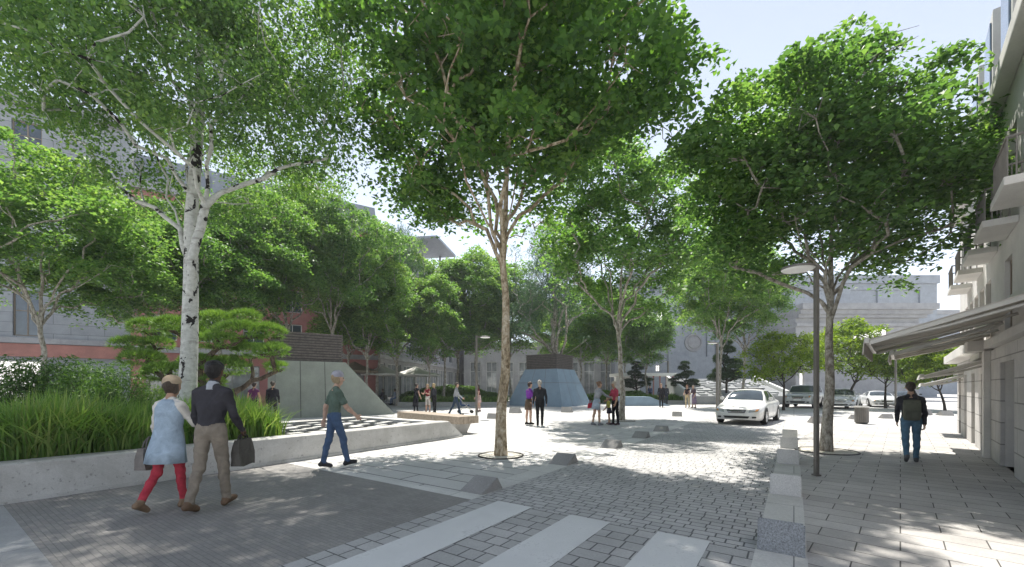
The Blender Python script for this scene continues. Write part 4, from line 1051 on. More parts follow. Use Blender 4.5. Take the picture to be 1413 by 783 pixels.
for i, (u, lab) in enumerate(zip((4.56, 7.2, 9.85, 12.3, 14.6), wl)):
    o = ob('wedge_stone', wm, None, (*uv(u, -3.62), 0.004), (0, 0, ANG_R)); o.rotation_euler[2] = ANG_R
    tag(o, lab, 'wedge stone', 'grey wedge stones along the kerb')
for px, py, lab, s in ((677, 577, 'small dark wedge stone just behind the central tan trunk', 1.15), (707, 569.5, 'small dark wedge stone before the left foot of the blue tower', 1.5), (777, 568.5, 'small dark wedge stone before the front edge of the blue tower', 1.5),
                       (927, 574, 'small dark wedge stone left of the sedan under the standing couple', 1.1), (1113, 583, 'grey wedge stone right of the white sedan rear wheel', 1.3), (1169, 578, 'grey wedge stone left of the litter bin', 1.0),
                       (1211, 577, 'grey wedge stone right of the litter bin', 1.0), (1262, 572, 'grey wedge stone just behind the backpack walker', 1.2), (1290, 573, 'grey wedge stone between backpack walker and shop front', 1.2)):
    x, y = gp(px, py); o = ob('wedge_stone', wm, None, (x, y, 0.002), (0, 0, ANG_R + PI + 0.3)); o.scale = (s, s, s*1.25)
    tag(o, lab, 'wedge stone', 'grey wedge stones scattered on the far paving')
gw = wedge_mesh(0.55, 0.37, 0.285, 0.13, 0.014); gw.materials[0] = M['granite']
gp_ = gw.copy(); gp_.materials[0] = M['kerbstone']
for i, (u, lab) in enumerate(zip((4.49, 6.95, 9.85, 12.3, 14.6), ('nearest speckled granite block on the right kerb, facing the crossing', 'second pale granite block on the right kerb, before the lamp post foot', 'third pale granite block on the right kerb, level with the big grey trunk', 'fourth pale granite block on the right kerb', 'farthest pale granite block on the right kerb, near the sedan wheel'))):
    tag(ob('kerb_block', gp_ if i else gw, None, (*uv(u, 0.085), 0.007), (0, 0, ANG_R)), lab, 'kerb block', 'granite blocks on the right kerb')
# plaza bench
o = thing('plaza_bench', 'chunky weathered beam bench on concrete foot resting beside the planter end', 'bench', (-1.55, 13.6, 0), math.atan2(2.65, -2.55))
mb = MB(); 
for k in range(4): mb.box(-0.2, 3.75, -0.42 + k*0.212, -0.215 + k*0.212, 0.34, 0.58, 0, 0.012)
ob('seat', mb.mesh(M['wood']), o)
for x_ in (0.28, 3.2):
    mb = MB(); mb.add(*prism_between([(x_-0.12, -0.2, 0), (x_+0.22, -0.2, 0), (x_+0.22, 0.2, 0), (x_-0.12, 0.2, 0)], [(x_-0.2, -0.33, 0.338), (x_+0.3, -0.33, 0.338), (x_+0.3, 0.33, 0.338), (x_-0.2, 0.33, 0.338)])); ob('foot', mb.mesh(M['concrete']), o)
# far planter kerbs
def kerb_bed(label, x0, x1, y0, y1):
    o = thing('planter_bed', label, 'planter bed', ((x0+x1)/2, y0, 0))
    w = (x1-x0)/2; mb = MB(); mb.box(-w, w, 0, 0.3, 0, 0.32, 0, 0.02); mb.box(-w, -w+0.3, 0.302, y1-y0, 0, 0.32, 0, 0.02); mb.box(w-0.3, w, 0.302, y1-y0, 0, 0.32, 0, 0.02); mb.box(-w+0.302, w-0.302, y1-y0-0.3, y1-y0, 0, 0.32, 0, 0.02); ob('kerb', mb.mesh(M['palegranite']), o)
    mb = MB(); mb.box(-w+0.303, w-0.303, 0.303, y1-y0-0.303, 0, 0.24); ob('soil', mb.mesh(M['soil']), o)
kerb_bed('pale kerbed bed of grass and rounded bushes left of the blue tower', ax(550, 34), ax(703, 34), 33.9, 37.2)
kerb_bed('pale kerbed bed of grass right of the blue tower', ax(804, 39), ax(918, 39), 39.2, 43.2)
kerb_bed('pale kerbed grass bed behind the couple near the sedan', ax(920, 38), ax(1014, 38), 38.0, 42.0)
x, y = gp(862, 557)
mb = MB(); mb.add(*prism_between([(0, 0, 0), (4.2, 0, 0), (4.2, 1.6, 0), (0, 1.6, 0)], [(0, 0.1, 0.75), (2.6, 0.1, 0.75), (2.6, 1.5, 0.75), (0, 1.5, 0.75)]))
tag(ob('ramp_wall', mb.mesh(M['bluepanel']), None, (ax(855, 34), 34, 0)), 'low blue grey wall with slanted end right of the trio', 'low wall')

# cafe
def parasol(label, px, D, w, h, mt, rz):
    o = thing('parasol', label, 'parasol', tr(px, D), rz, 'cafe parasols')
    mb = MB(); mb.tube([(0, 0, 0), (0, 0, h+0.75)], 0.045, 10); ob('pole', mb.mesh(M['alu'], True), o)
    mb = MB(); mb.box(-0.4, 0.4, -0.4, 0.4, 0, 0.08, 0, 0.02); ob('base', mb.mesh(M['granite']), o)
    V = [(0, 0, h+0.8)]; n = 8
    for ring, (rr, zz) in enumerate(((0.5, 0.42), (0.95, 0.07), (1.0, 0.0), (0.985, -0.18))):
        for k in range(n):
            for sub in (0, 0.5):
                a = 2*PI*(k+sub)/n; q = 1.0 if sub == 0 else math.cos(PI/n)*1.0
                V.append((w/2*rr*q*math.cos(a), w/2*rr*q*math.sin(a), h+0.8*zz + (0.0 if sub == 0 else -0.03*rr)))
    m2 = 2*n; Fc = [(0, 1+k, 1+(k+1) % m2) for k in range(m2)]
    for r_ in range(3):
        for k in range(m2): Fc.append((1+r_*m2+k, 1+(r_+1)*m2+k, 1+(r_+1)*m2+(k+1) % m2, 1+r_*m2+(k+1) % m2))
    mb = MB().add(V, Fc); ob('canopy', mb.mesh(M[mt]), o)
    return o
parasol('large white parasol nearer the blue tower on the cafe terrace', 574, 41, 4.8, 2.8, 'canvas', 0.2)
parasol('white parasol next to the brown awning on the cafe terrace', 529, 37.6, 4.0, 2.75, 'canvas', 0.5)
parasol('dark brown parasol close to the grey green tower edge', 489, 34.5, 3.8, 2.9, 'brown', 0.3)
def cafe_table(label, px, D, rz):
    o = thing('cafe_table', label, 'table', tr(px, D), rz, 'cafe tables')
    mb = MB().lathe([(0.0, 0.72), (0.40, 0.72), (0.41, 0.735), (0.40, 0.75), (0.0, 0.75)], 24); ob('table_top', mb.mesh(M['pole'], True), o)
    mb = MB().lathe([(0.0, 0.0), (0.26, 0.0), (0.24, 0.03), (0.04, 0.05), (0.035, 0.719), (0, 0.719)], 16); ob('leg', mb.mesh(M['iron'], True), o)
def cafe_chair(label, x, y, rz):
    o = thing('cafe_chair', label, 'chair', (x, y, 0), rz, 'cafe chairs')
    mb = MB().box(-0.21, 0.21, -0.2, 0.22, 0.43, 0.455, 0, 0.01); ob('seat', mb.mesh(M['pole']), o)
    mb = MB().box(-0.21, 0.21, -0.235, -0.205, 0.52, 0.85, 0, 0.01); ob('backrest', mb.mesh(M['pole']), o)
    for sx_ in (-0.19, 0.19):
        for sy_, h_ in ((0.19, 0.43), (-0.22, 0.86)): mb = MB().tube([(sx_, sy_, 0), (sx_, sy_*0.98, h_)], 0.013, 6); ob('leg', mb.mesh(M['iron']), o)
cafe_table('small round cafe table before the seated woman in blue jeans', 541, 36.6, 0)
cafe_table('small round cafe table before the seated person in dark top', 525, 37.2, 0)
CH = [('cafe chair under the seated person in dark top', ax(529, 36.9), 36.9, 1.2), ('cafe chair under the seated woman in blue jeans', ax(546, 36.3), 36.3, 1.4)]
for c_ in CH: cafe_chair(*c_)

# ------------------------------------------------------------------ cars
M['carwhite'] = plain('white_car_paint', (0.72, 0.71, 0.69), 0.22, 0.03, 2, 0.0, 0.0, 0.6)
M['carsilver'] = plain('silver_car_paint', (0.50, 0.51, 0.52), 0.25, 0.04, 2, 0.15, 0.0, 0.6)
M['cargrey'] = plain('pale_grey_car_paint', (0.60, 0.61, 0.62), 0.25, 0.04, 2, 0.1, 0.0, 0.6)
M['cardark'] = plain('dark_car_paint', (0.05, 0.055, 0.065), 0.2, 0.04, 2, 0.2, 0.0, 0.6)
M['tyre'] = plain('tyre_rubber', (0.018, 0.018, 0.018), 0.85, 0.2, 10)
M['rim'] = plain('alloy_rim', (0.55, 0.55, 0.55), 0.3, 0.1, 10, 0.8)
M['carglass'] = glass('car_glass', (0.045, 0.06, 0.07), 0.04)
M['trim'] = plain('black_car_trim', (0.015, 0.015, 0.016), 0.55, 0.2, 10)
M['headlight'] = plain('headlight_glass', (0.50, 0.51, 0.52), 0.08, 0.12, 30, 0.5, 0.0, 0.9)
M['chrome'] = plain('chrome', (0.6, 0.6, 0.6), 0.15, 0.05, 10, 1.0)
M['amber'] = plain('amber_lens', (0.5, 0.22, 0.05), 0.2, 0.05, 10)

def crom(K, n):
    """Catmull-Rom resampling of rows"""
    K = np.asarray(K, float); P_ = np.vstack([2*K[0]-K[1], K, 2*K[-1]-K[-2]]); out = []
    for i in range(1, len(P_)-2):
        for j in range(n):
            t = j/n; a, b, c, d = P_[i-1:i+3]
            out.append(0.5*((2*b)+(-a+c)*t+(2*a-5*b+4*c-d)*t*t+(-a+3*b-3*c+d)*t**3))
    out.append(K[-1]); return np.array(out)
CARS = {
 'sedan': dict(st=[(2.36, .60, .30, .56), (2.31, .74, .22, .66), (2.12, .84, .20, .745), (1.6, .895, .19, .85), (0.95, .905, .19, .955), (0, .91, .19, .97), (-1.2, .91, .19, .985), (-1.75, .89, .2, 1.0), (-2.2, .84, .22, .98), (-2.34, .76, .28, .86), (-2.38, .64, .36, .66)],
               gh=dict(f=1.02, rf=.25, rr=-.95, r=-1.72, zb=.94, zr=1.44, wb=.80, wr=.58), wr=.325, ax=1.40),
 'suv': dict(st=[(2.25, .64, .36, .78), (2.2, .78, .30, .92), (2.0, .87, .28, 1.02), (1.5, .93, .28, 1.09), (0.95, .94, .28, 1.13), (0, .94, .28, 1.14), (-1.2, .94, .28, 1.16), (-1.8, .93, .28, 1.16), (-2.15, .88, .3, 1.12), (-2.25, .78, .36, .95), (-2.28, .66, .42, .76)],
             gh=dict(f=1.05, rf=.5, rr=-1.75, r=-2.1, zb=1.1, zr=1.72, wb=.86, wr=.70), wr=.37, ax=1.32),
 'coupe': dict(st=[(2.3, .60, .26, .48), (2.24, .76, .19, .58), (2.05, .86, .17, .68), (1.5, .92, .17, .78), (0.8, .93, .17, .86), (0, .93, .17, .88), (-1.2, .94, .17, .92), (-1.75, .92, .18, .93), (-2.1, .86, .2, .90), (-2.26, .78, .26, .8), (-2.3, .66, .34, .6)],
               gh=dict(f=.75, rf=.0, rr=-.75, r=-1.65, zb=.85, zr=1.24, wb=.78, wr=.55), wr=.33, ax=1.33)}
def car(kind, name, label, loc, rz, paint, rail=False):
    K = CARS[kind]; o = thing(name, label, 'car', loc, rz, 'cars on the street')
    S_ = crom(K['st'], 5); rings = []
    for (y_, hw, zb, zt) in S_:
        zm = zb + (zt-zb)*0.62
        half = [(0, zt), (.35*hw, zt-.004), (.62*hw, zt-.012), (.82*hw, zt-.035), (.94*hw, zt-.085), (.985*hw, zt-.16), (hw, zm), (.995*hw, zb+(zt-zb)*.38), (.97*hw, zb+(zt-zb)*.16), (.90*hw, zb), (0, zb)]
        rings.append([(x_, y_, z_) for x_, z_ in half] + [(-x_, y_, z_) for x_, z_ in half[-2:0:-1]])
    n = len(rings[0]); V = [p for r_ in rings for p in r_]; Fc = []
    for i in range(len(rings)-1):
        for k in range(n): Fc.append((i*n+k, i*n+(k+1) % n, (i+1)*n+(k+1) % n, (i+1)*n+k))
    Fc += [tuple(range(n)), tuple((len(rings)-1)*n+k for k in range(n))[::-1]]
    mb = MB().add(V, Fc); me = mb.mesh(paint, True); bo = ob('body', me, o)
    bvh = BVHTree.FromPolygons([Vector(v) for v in mb.v], mb.f)
    def patch(nm, quadxz, mt, nx=8, nz=4, off=0.012, parent=None, axis='y'):
        (a, b2, c, d) = [np.array(q, float) for q in quadxz]; VV = []
        for j in range(nz+1):
            for i in range(nx+1):
                s, t = i/nx, j/nz; q = (a*(1-s)+b2*s)*(1-t) + (d*(1-s)+c*s)*t
                if axis == 'y': h = bvh.ray_cast(Vector((q[0], 4, q[1])), Vector((0, -1, 0))); p = (q[0], h[0].y+off, q[1]) if h[0] else (q[0], K['st'][2][0], q[1])
                else:
                    sg = axis; h = bvh.ray_cast(Vector((4*sg, q[0], q[1])), Vector((-sg, 0, 0))); p = (h[0].x+off*sg, q[0], q[1]) if h[0] else (0.9*sg, q[0], q[1])
                VV.append(p)
        ff = [(j*(nx+1)+i, j*(nx+1)+i+1, (j+1)*(nx+1)+i+1, (j+1)*(nx+1)+i) for j in range(nz) for i in range(nx)]
        return ob(nm, MB().add(VV, ff).mesh(mt, True), parent or o)
    zt0 = K['st'][1][3]; zb0 = K['st'][1][2]; zz = zt0-zb0
    gr = patch('grille', [(-.30, zb0+.62*zz), (.30, zb0+.62*zz), (.36, zb0+.90*zz), (-.36, zb0+.90*zz)], M['trim'], 10, 4)
    for q in (0.66, 0.74, 0.82): patch('grille_bar', [(-.30, zb0+q*zz), (.30, zb0+q*zz), (.31, zb0+(q+.025)*zz), (-.31, zb0+(q+.025)*zz)], M['chrome'], 8, 1, 0.02, gr)
    patch('lower_intake', [(-.42, zb0+.14*zz), (.42, zb0+.14*zz), (.48, zb0+.34*zz), (-.48, zb0+.34*zz)], M['trim'], 10, 3)
    patch('number_plate', [(-.24, zb0+.42*zz), (.24, zb0+.42*zz), (.24, zb0+.58*zz), (-.24, zb0+.58*zz)], M['white'], 6, 2, 0.02)
    for sg in (-1, 1):
        hl = patch('headlight', [(.44*sg, zb0+.66*zz), (.76*sg, zb0+.78*zz), (.80*sg, zb0+1.06*zz), (.47*sg, zb0+.93*zz)], M['headlight'], 8, 4)
        patch('indicator', [(.66*sg, zb0+.78*zz), (.75*sg, zb0+.82*zz), (.78*sg, zb0+1.0*zz), (.69*sg, zb0+.96*zz)], M['amber'], 4, 3, 0.018, hl)
        patch('fog_lamp', [(.56*sg, zb0+.16*zz), (.70*sg, zb0+.18*zz), (.71*sg, zb0+.32*zz), (.56*sg, zb0+.32*zz)], M['trim'], 4, 3)
        ym = K['gh']['f']-0.35
        mb = MB().lathe([(0, -.06), (.06, -.05), (.085, 0), (.075, .05), (0, .06)], 14); mb.v = [(sg*(.94+p[0]*1.1), ym+p[2], K['gh']['zb']+.11+p[1]*0.85) for p in mb.v]; ob('mirror', mb.mesh(paint, True), o)
        for yh in (.05, -.95):
            patch('door_handle', [(yh, K['gh']['zb']-.19), (yh-.17, K['gh']['zb']-.19), (yh-.17, K['gh']['zb']-.165), (yh, K['gh']['zb']-.165)], M['chrome'], 2, 1, 0.02, None, sg)
        for yd in (.86, -.22, -1.16):
            patch('door_gap', [(yd, .3), (yd-.012, .3), (yd-.012, K['gh']['zb']-.06), (yd, K['gh']['zb']-.06)], M['trim'], 1, 5, 0.004, None, sg)
        for yw in (K['ax'], -K['ax']):
            R_ = K['wr']; xo = sg*(max(q[1] for q in K['st'])+0.008)
            w_ = MB().lathe([(R_*.66, -.2), (R_*.94, -.2), (R_, -.17), (R_, -.03), (R_*.94, 0), (R_*.68, .002)], 32, 0, (0, 0, 0), 'x'); 
            w_.v = [(p[0]*sg, p[1], p[2]) for p in w_.v]; wo = ob('wheel', w_.mesh(M['tyre'], True), o, (xo, yw, R_))
            rm = MB().lathe([(R_*.67, -.02), (R_*.66, -.004), (R_*.58, -.012), (R_*.56, -.05)], 32, 0, (0, 0, 0), 'x')
            for k in range(7):
                b3 = MB().box(-.035, -.010, -.028, .028, 0.03, R_*.6).xf(Matrix.Rotation(2*PI*k/7, 4, 'X')); rm.add(b3.v, b3.f)
            rm.lathe([(0.0, -.006), (.045, -.006), (.055, -.03)], 14, 0, (0, 0, 0), 'x'); rm.v = [(p[0]*sg, p[1], p[2]) for p in rm.v]; ob('rim', rm.mesh(M['rim']), wo)
            dk = MB().lathe([(0.0, -.055), (R_*.66, -.055)], 24, 0, (0, 0, 0), 'x'); dk.v = [(p[0]*sg, p[1], p[2]) for p in dk.v]; ob('brake_disc', dk.mesh(M['trim']), wo)
            ar = MB(); r1 = R_+.055; V3 = []
            for k in range(17):
                a = PI*k/16 ; V3 += [(xo-.004*sg, yw+r1*math.cos(a), R_+r1*math.sin(a)), (xo-.004*sg, yw+(R_-.05)*math.cos(a), R_+(R_-.05)*math.sin(a))]
            ar.add(V3, [(2*k, 2*k+2, 2*k+3, 2*k+1) for k in range(16)]); ob('wheel_arch', ar.mesh(M['trim']), o)
    G = K['gh']; zb, zr, wb, wr_ = G['zb'], G['zr'], G['wb'], G['wr']
    # roof and pillars: body-coloured shell, glass set 4 mm proud
    def ringp(t):   # t along the roof line from windscreen foot to rear foot
        return t
    prof = crom([(G['f'], zb-.02, wb), ((G['f']+G['rf'])/2, (zb+zr)/2+.05, (wb+wr_)/2+.02), (G['rf'], zr-.015, wr_+.01), ((G['rf']+G['rr'])/2, zr+.02, wr_+.02), (G['rr'], zr-.02, wr_), ((G['rr']+G['r'])/2, (zb+zr)/2+.05, (wb+wr_)/2), (G['r'], zb+.0, wb-.04)], 4)
    V2 = []
    for (y_, z_, w_) in prof:
        f_ = (z_-zb)/(zr-zb)
        for q in np.linspace(-1, 1, 9): V2.append((w_*q, y_, z_ - .05*q*q*max(0, f_) - .03*abs(q)**6))
    m9 = 9; F2 = [(i*m9+k, i*m9+k+1, (i+1)*m9+k+1, (i+1)*m9+k) for i in range(len(prof)-1) for k in range(8)]
    sl = []   # sides: from roof edge down to belt
    nb = len(V2)
    for sg, col_ in ((-1, 0), (1, 8)):
        b0 = len(V2)
        for i, (y_, z_, w_) in enumerate(prof): V2.append((sg*wb*1.02, y_, zb-.04))
        for i in range(len(prof)-1): F2.append((i*m9+col_, (i+1)*m9+col_, b0+i+1, b0+i))
    ca = MB().add(V2, F2); ob('roof', ca.mesh(paint, True), o)
    def on(y_, f_, off):  # point on the side glass plane
        i = np.interp(-y_, -prof[:, 0], np.arange(len(prof))); return i
    def glasspanel(nm, pts): return ob(nm, MB().add(pts, [tuple(range(len(pts)))]).mesh(M['carglass']), o)
    # windscreen and rear window follow the profile
    def strip_glass(nm, i0, i1, mg):
        VV = []; 
        for i in np.linspace(i0, i1, 7):
            y_, z_, w_ = [np.interp(i, np.arange(len(prof)), prof[:, c]) for c in range(3)]; f_ = max(0, (z_-zb)/(zr-zb))
            for q in np.linspace(-mg, mg, 9): VV.append((w_*q, y_, z_ - .05*q*q*f_ - .03*abs(q)**6 + 0.0))
        VV = np.array(VV); nrm = np.array((0, 0.55 if i0 < 10 else -0.55, 0.83)); VV = VV + nrm*0.008
        ob(nm, MB().add(VV, [(j*9+k, j*9+k+1, (j+1)*9+k+1, (j+1)*9+k) for j in range(6) for k in range(8)]).mesh(M['carglass'], True), o)
    strip_glass('windscreen', 0.9, 7.4, 0.90); strip_glass('rear_window', 16.8, 22.6, 0.88)
    for sg in (-1, 1):
        for (ya, yb, ya2, yb2) in ((G['f']-.30, (G['rf']+G['rr'])/2+.03, G['rf']-.07, (G['rf']+G['rr'])/2+.03), ((G['rf']+G['rr'])/2-.05, G['r']+.34, (G['rf']+G['rr'])/2-.05, G['rr']+.10)):
            zt_ = zr-.075; pts = []
            for y_, z_ in ((ya, zb+.03), (yb, zb+.03), (yb2, zt_), (ya2, zt_)):
                i = np.interp(-y_, -prof[:, 0], np.arange(len(prof))); yy, ze, we = [np.interp(i, np.arange(len(prof)), prof[:, c]) for c in range(3)]
                ze -= .05*max(0, (ze-zb)/(zr-zb)) + .03
                t_ = min(1, max(0, (z_-(zb-.04))/max(.05, ze-(zb-.04)))); x_ = wb*1.02*(1-t_) + we*t_
                pts.append((sg*(x_+.010), y_, z_))
            glasspanel('side_window', pts)
    if rail:
        mb = MB(); mb.box(-.5, .5, -.75, -.25, zr+.025, zr+.055, 0, 0.01); ob('roof_panel', mb.mesh(M['trim']), o)
    return o
def car_at(px, py, dx, dy): x, y = gp(px, py); return (x+dx, y+dy, 0)
hd = ANG_S + PI - PI/2      # cars face back down the street
car('sedan', 'parked_car', 'white four door sedan facing the camera at the end of the sett street', (10.62, 18.5, 0), hd + 0.04, M['carwhite'], True)
car('suv', 'parked_car', 'silver off roader parked behind the white sedan', (ax(1110, 32), 32, 0), hd - 0.05, M['carsilver'])
car('sedan', 'parked_car', 'pale grey saloon partly behind the big grey barked trunk', (ax(1163, 30.5), 30.5, 0), hd + 0.0, M['cargrey'])
car('coupe', 'parked_car', 'low pale silver coupe parked under the lime tree left of backpack walker', (ax(1212, 33), 33, 0), hd + 0.25, M['cargrey'])
car('coupe', 'parked_car', 'dark low car parked beside the silver coupe behind the backpack walker', (ax(1247, 34.5), 34.5, 0), hd + 0.2, M['cardark'])
# ------------------------------------------------------------------ people: one smooth skin drawn round a posed skeleton
def surface_nets(val, org, h):
    ins = val < 0; nx, ny, nz = val.shape
    cor = [(i, j, k) for i in (0, 1) for j in (0, 1) for k in (0, 1)]
    sl = lambda c: (slice(c[0], nx-1+c[0]), slice(c[1], ny-1+c[1]), slice(c[2], nz-1+c[2]))
    s = sum(ins[sl(c)].astype(np.int8) for c in cor); mask = (s > 0) & (s < 8)
    I = np.argwhere(mask); acc = np.zeros((len(I), 3)); cnt = np.zeros(len(I))
    for a in range(8):
        for b in range(a+1, 8):
            if sum(abs(p-q) for p, q in zip(cor[a], cor[b])) != 1: continue
            va = val[tuple((I + cor[a]).T)]; vb = val[tuple((I + cor[b]).T)]; x = (va < 0) != (vb < 0)
            t = np.where(x, va/np.where(x, va-vb, 1), 0)
            p = np.array(cor[a]) + t[:, None]*(np.array(cor[b])-np.array(cor[a])); acc[x] += p[x]; cnt[x] += 1
    V = org + h*(I + acc/cnt[:, None]); idx = -np.ones(mask.shape, int); idx[mask] = np.arange(len(I)); Q = []
    for ax_ in range(3):
        d = [0, 0, 0]; d[ax_] = 1
        A = ins[:nx-d[0], :ny-d[1], :nz-d[2]]; B = ins[d[0]:, d[1]:, d[2]:]
        E = np.argwhere(A != B); o1, o2 = [q for q in range(3) if q != ax_]
        E = E[(E[:, o1] > 0) & (E[:, o2] > 0) & (E[:, o1] < mask.shape[o1]) & (E[:, o2] < mask.shape[o2])]
        def g(i, j): q = E.copy(); q[:, o1] -= i; q[:, o2] -= j; return idx[tuple(q.T)]
        f = np.stack([g(1, 1), g(0, 1), g(0, 0), g(1, 0)], 1); fl = A[tuple(E.T)]
        if ax_ == 1: fl = ~fl
        f[~fl] = f[~fl][:, ::-1]; Q.append(f[(f >= 0).all(1)])
    return V, np.concatenate(Q)

class Skin:
    def __init__(s): s.p = []
    def cap(s, a, b, r0, r1, mat, fy=1.0, k=0.02, face=None, clip=None):
        """tapered capsule a-b; fy < 1 flattens it front to back along `face`"""
        s.p.append((np.array(a, float), np.array(b, float), r0, r1, mat, fy, k, None if face is None else np.array(face, float), clip)); return s
    def dist(s, pr, X):
        a, b, r0, r1, mat, fy, k, face, clip = pr
        Y = X - a; ba = b-a
        if fy != 1.0:
            f = face/np.linalg.norm(face); Y = Y + (Y @ f)[..., None]*f*(1/fy-1); ba = ba + (ba @ f)*f*(1/fy-1)
        L = ba @ ba; t = np.clip((Y @ ba)/L, 0, 1) if L > 1e-10 else np.zeros(Y.shape[:-1])
        d = np.linalg.norm(Y - t[..., None]*ba, axis=-1) - (r0 + (r1-r0)*t)
        if fy != 1.0: d = d*(0.5+0.5*fy)
        if clip is not None: d = np.maximum(d, clip[0]*(X[..., 2]-clip[1]))
        return d
    def build(s, h, mats, fold=0.0):
        lo = np.min([np.minimum(p[0]-max(p[2], p[3]), p[1]-max(p[2], p[3])) for p in s.p], 0) - 3*h
        hi = np.max([np.maximum(p[0]+max(p[2], p[3]), p[1]+max(p[2], p[3])) for p in s.p], 0) + 3*h
        n = np.ceil((hi-lo)/h).astype(int)+1; val = np.full(n, 0.2, np.float32)
        for p in s.p:
            m = max(p[2], p[3]) + p[6] + 3*h
            i0 = np.maximum(0, ((np.minimum(p[0], p[1])-m-lo)/h).astype(int)); i1 = np.minimum(n, ((np.maximum(p[0], p[1])+m-lo)/h).astype(int)+2)
            X = np.stack(np.meshgrid(*[lo[q]+h*np.arange(i0[q], i1[q]) for q in range(3)], indexing='ij'), -1)
            d = s.dist(p, X); w = (slice(i0[0], i1[0]), slice(i0[1], i1[1]), slice(i0[2], i1[2])); o = val[w]; k = p[6]
            hh = np.clip(0.5+0.5*(o-d)/k, 0, 1); val[w] = o*(1-hh) + d*hh - k*hh*(1-hh)
        if fold > 0:
            X = np.stack(np.meshgrid(*[lo[q]+h*np.arange(n[q]) for q in range(3)], indexing='ij'), -1); x, y, z = X[..., 0], X[..., 1], X[..., 2]
            f = np.sin(38*z + 9*np.sin(11*x+2) + 7*np.sin(9*y)) + 0.7*np.sin(61*z - 30*x + 5*np.sin(17*y)) + 0.6*np.sin(30*x+26*y+14*z)
            val = val + fold*f*(((z < 1.42) & (z > 0.12)) | (fold > 0.0035))
        V, Q = surface_nets(val, lo, h)
        C = V[Q].mean(1); D = np.stack([s.dist(p, C) for p in s.p], 1); lab = np.array([p[4] for p in s.p])[D.argmin(1)]
        ml = sorted(set(lab)); return mesh(V, Q.astype(np.int32), [mats[q] for q in ml], True, [ml.index(q) for q in lab])

CLOTH = {}
def cloth(c, rough=0.85):
    key = tuple(round(x, 3) for x in c)
    if key not in CLOTH:
        m, nt = new_mat('cloth'); p = opos(nt); n1 = noise(nt, p, 7, 5, 0.6, 0.6); n2 = noise(nt, p, 160, 2)
        col = ramp(nt, n1, [(0.3, tuple(x*0.72 for x in c)), (0.7, tuple(min(1, x*1.18) for x in c))]).outputs[0]
        finish(nt, col, rough, math_(nt, 'ADD', math_(nt, 'MULTIPLY', n1, 2.0), math_(nt, 'MULTIPLY', n2, 0.3)), 0.5, 0.02, 0, 0.2); CLOTH[key] = m
    return CLOTH[key]
HAIR = {}
def hairm(c):
    if c not in HAIR:
        m, nt = new_mat('hair'); mp = nd(nt, 'ShaderNodeMapping'); mp.inputs['Scale'].default_value = (130, 130, 14); lk(nt, opos(nt), mp.inputs['Vector'])
        n1 = noise(nt, mp.outputs[0], 1.0, 3, 0.6); col = ramp(nt, n1, [(0.3, tuple(x*0.45 for x in c)), (0.7, tuple(min(1, x*1.4) for x in c))]).outputs[0]
        finish(nt, col, 0.5, n1, 1.0, 0.02, 0, 0.4); HAIR[c] = m
    return HAIR[c]
SKINT = {'light': (0.55, 0.36, 0.27), 'tan': (0.42, 0.26, 0.18), 'dark': (0.12, 0.065, 0.04)}
def rotx(a): c, s = math.cos(a), math.sin(a); return np.array(((1, 0, 0), (0, c, -s), (0, s, c)))
GP = 'people in the square'
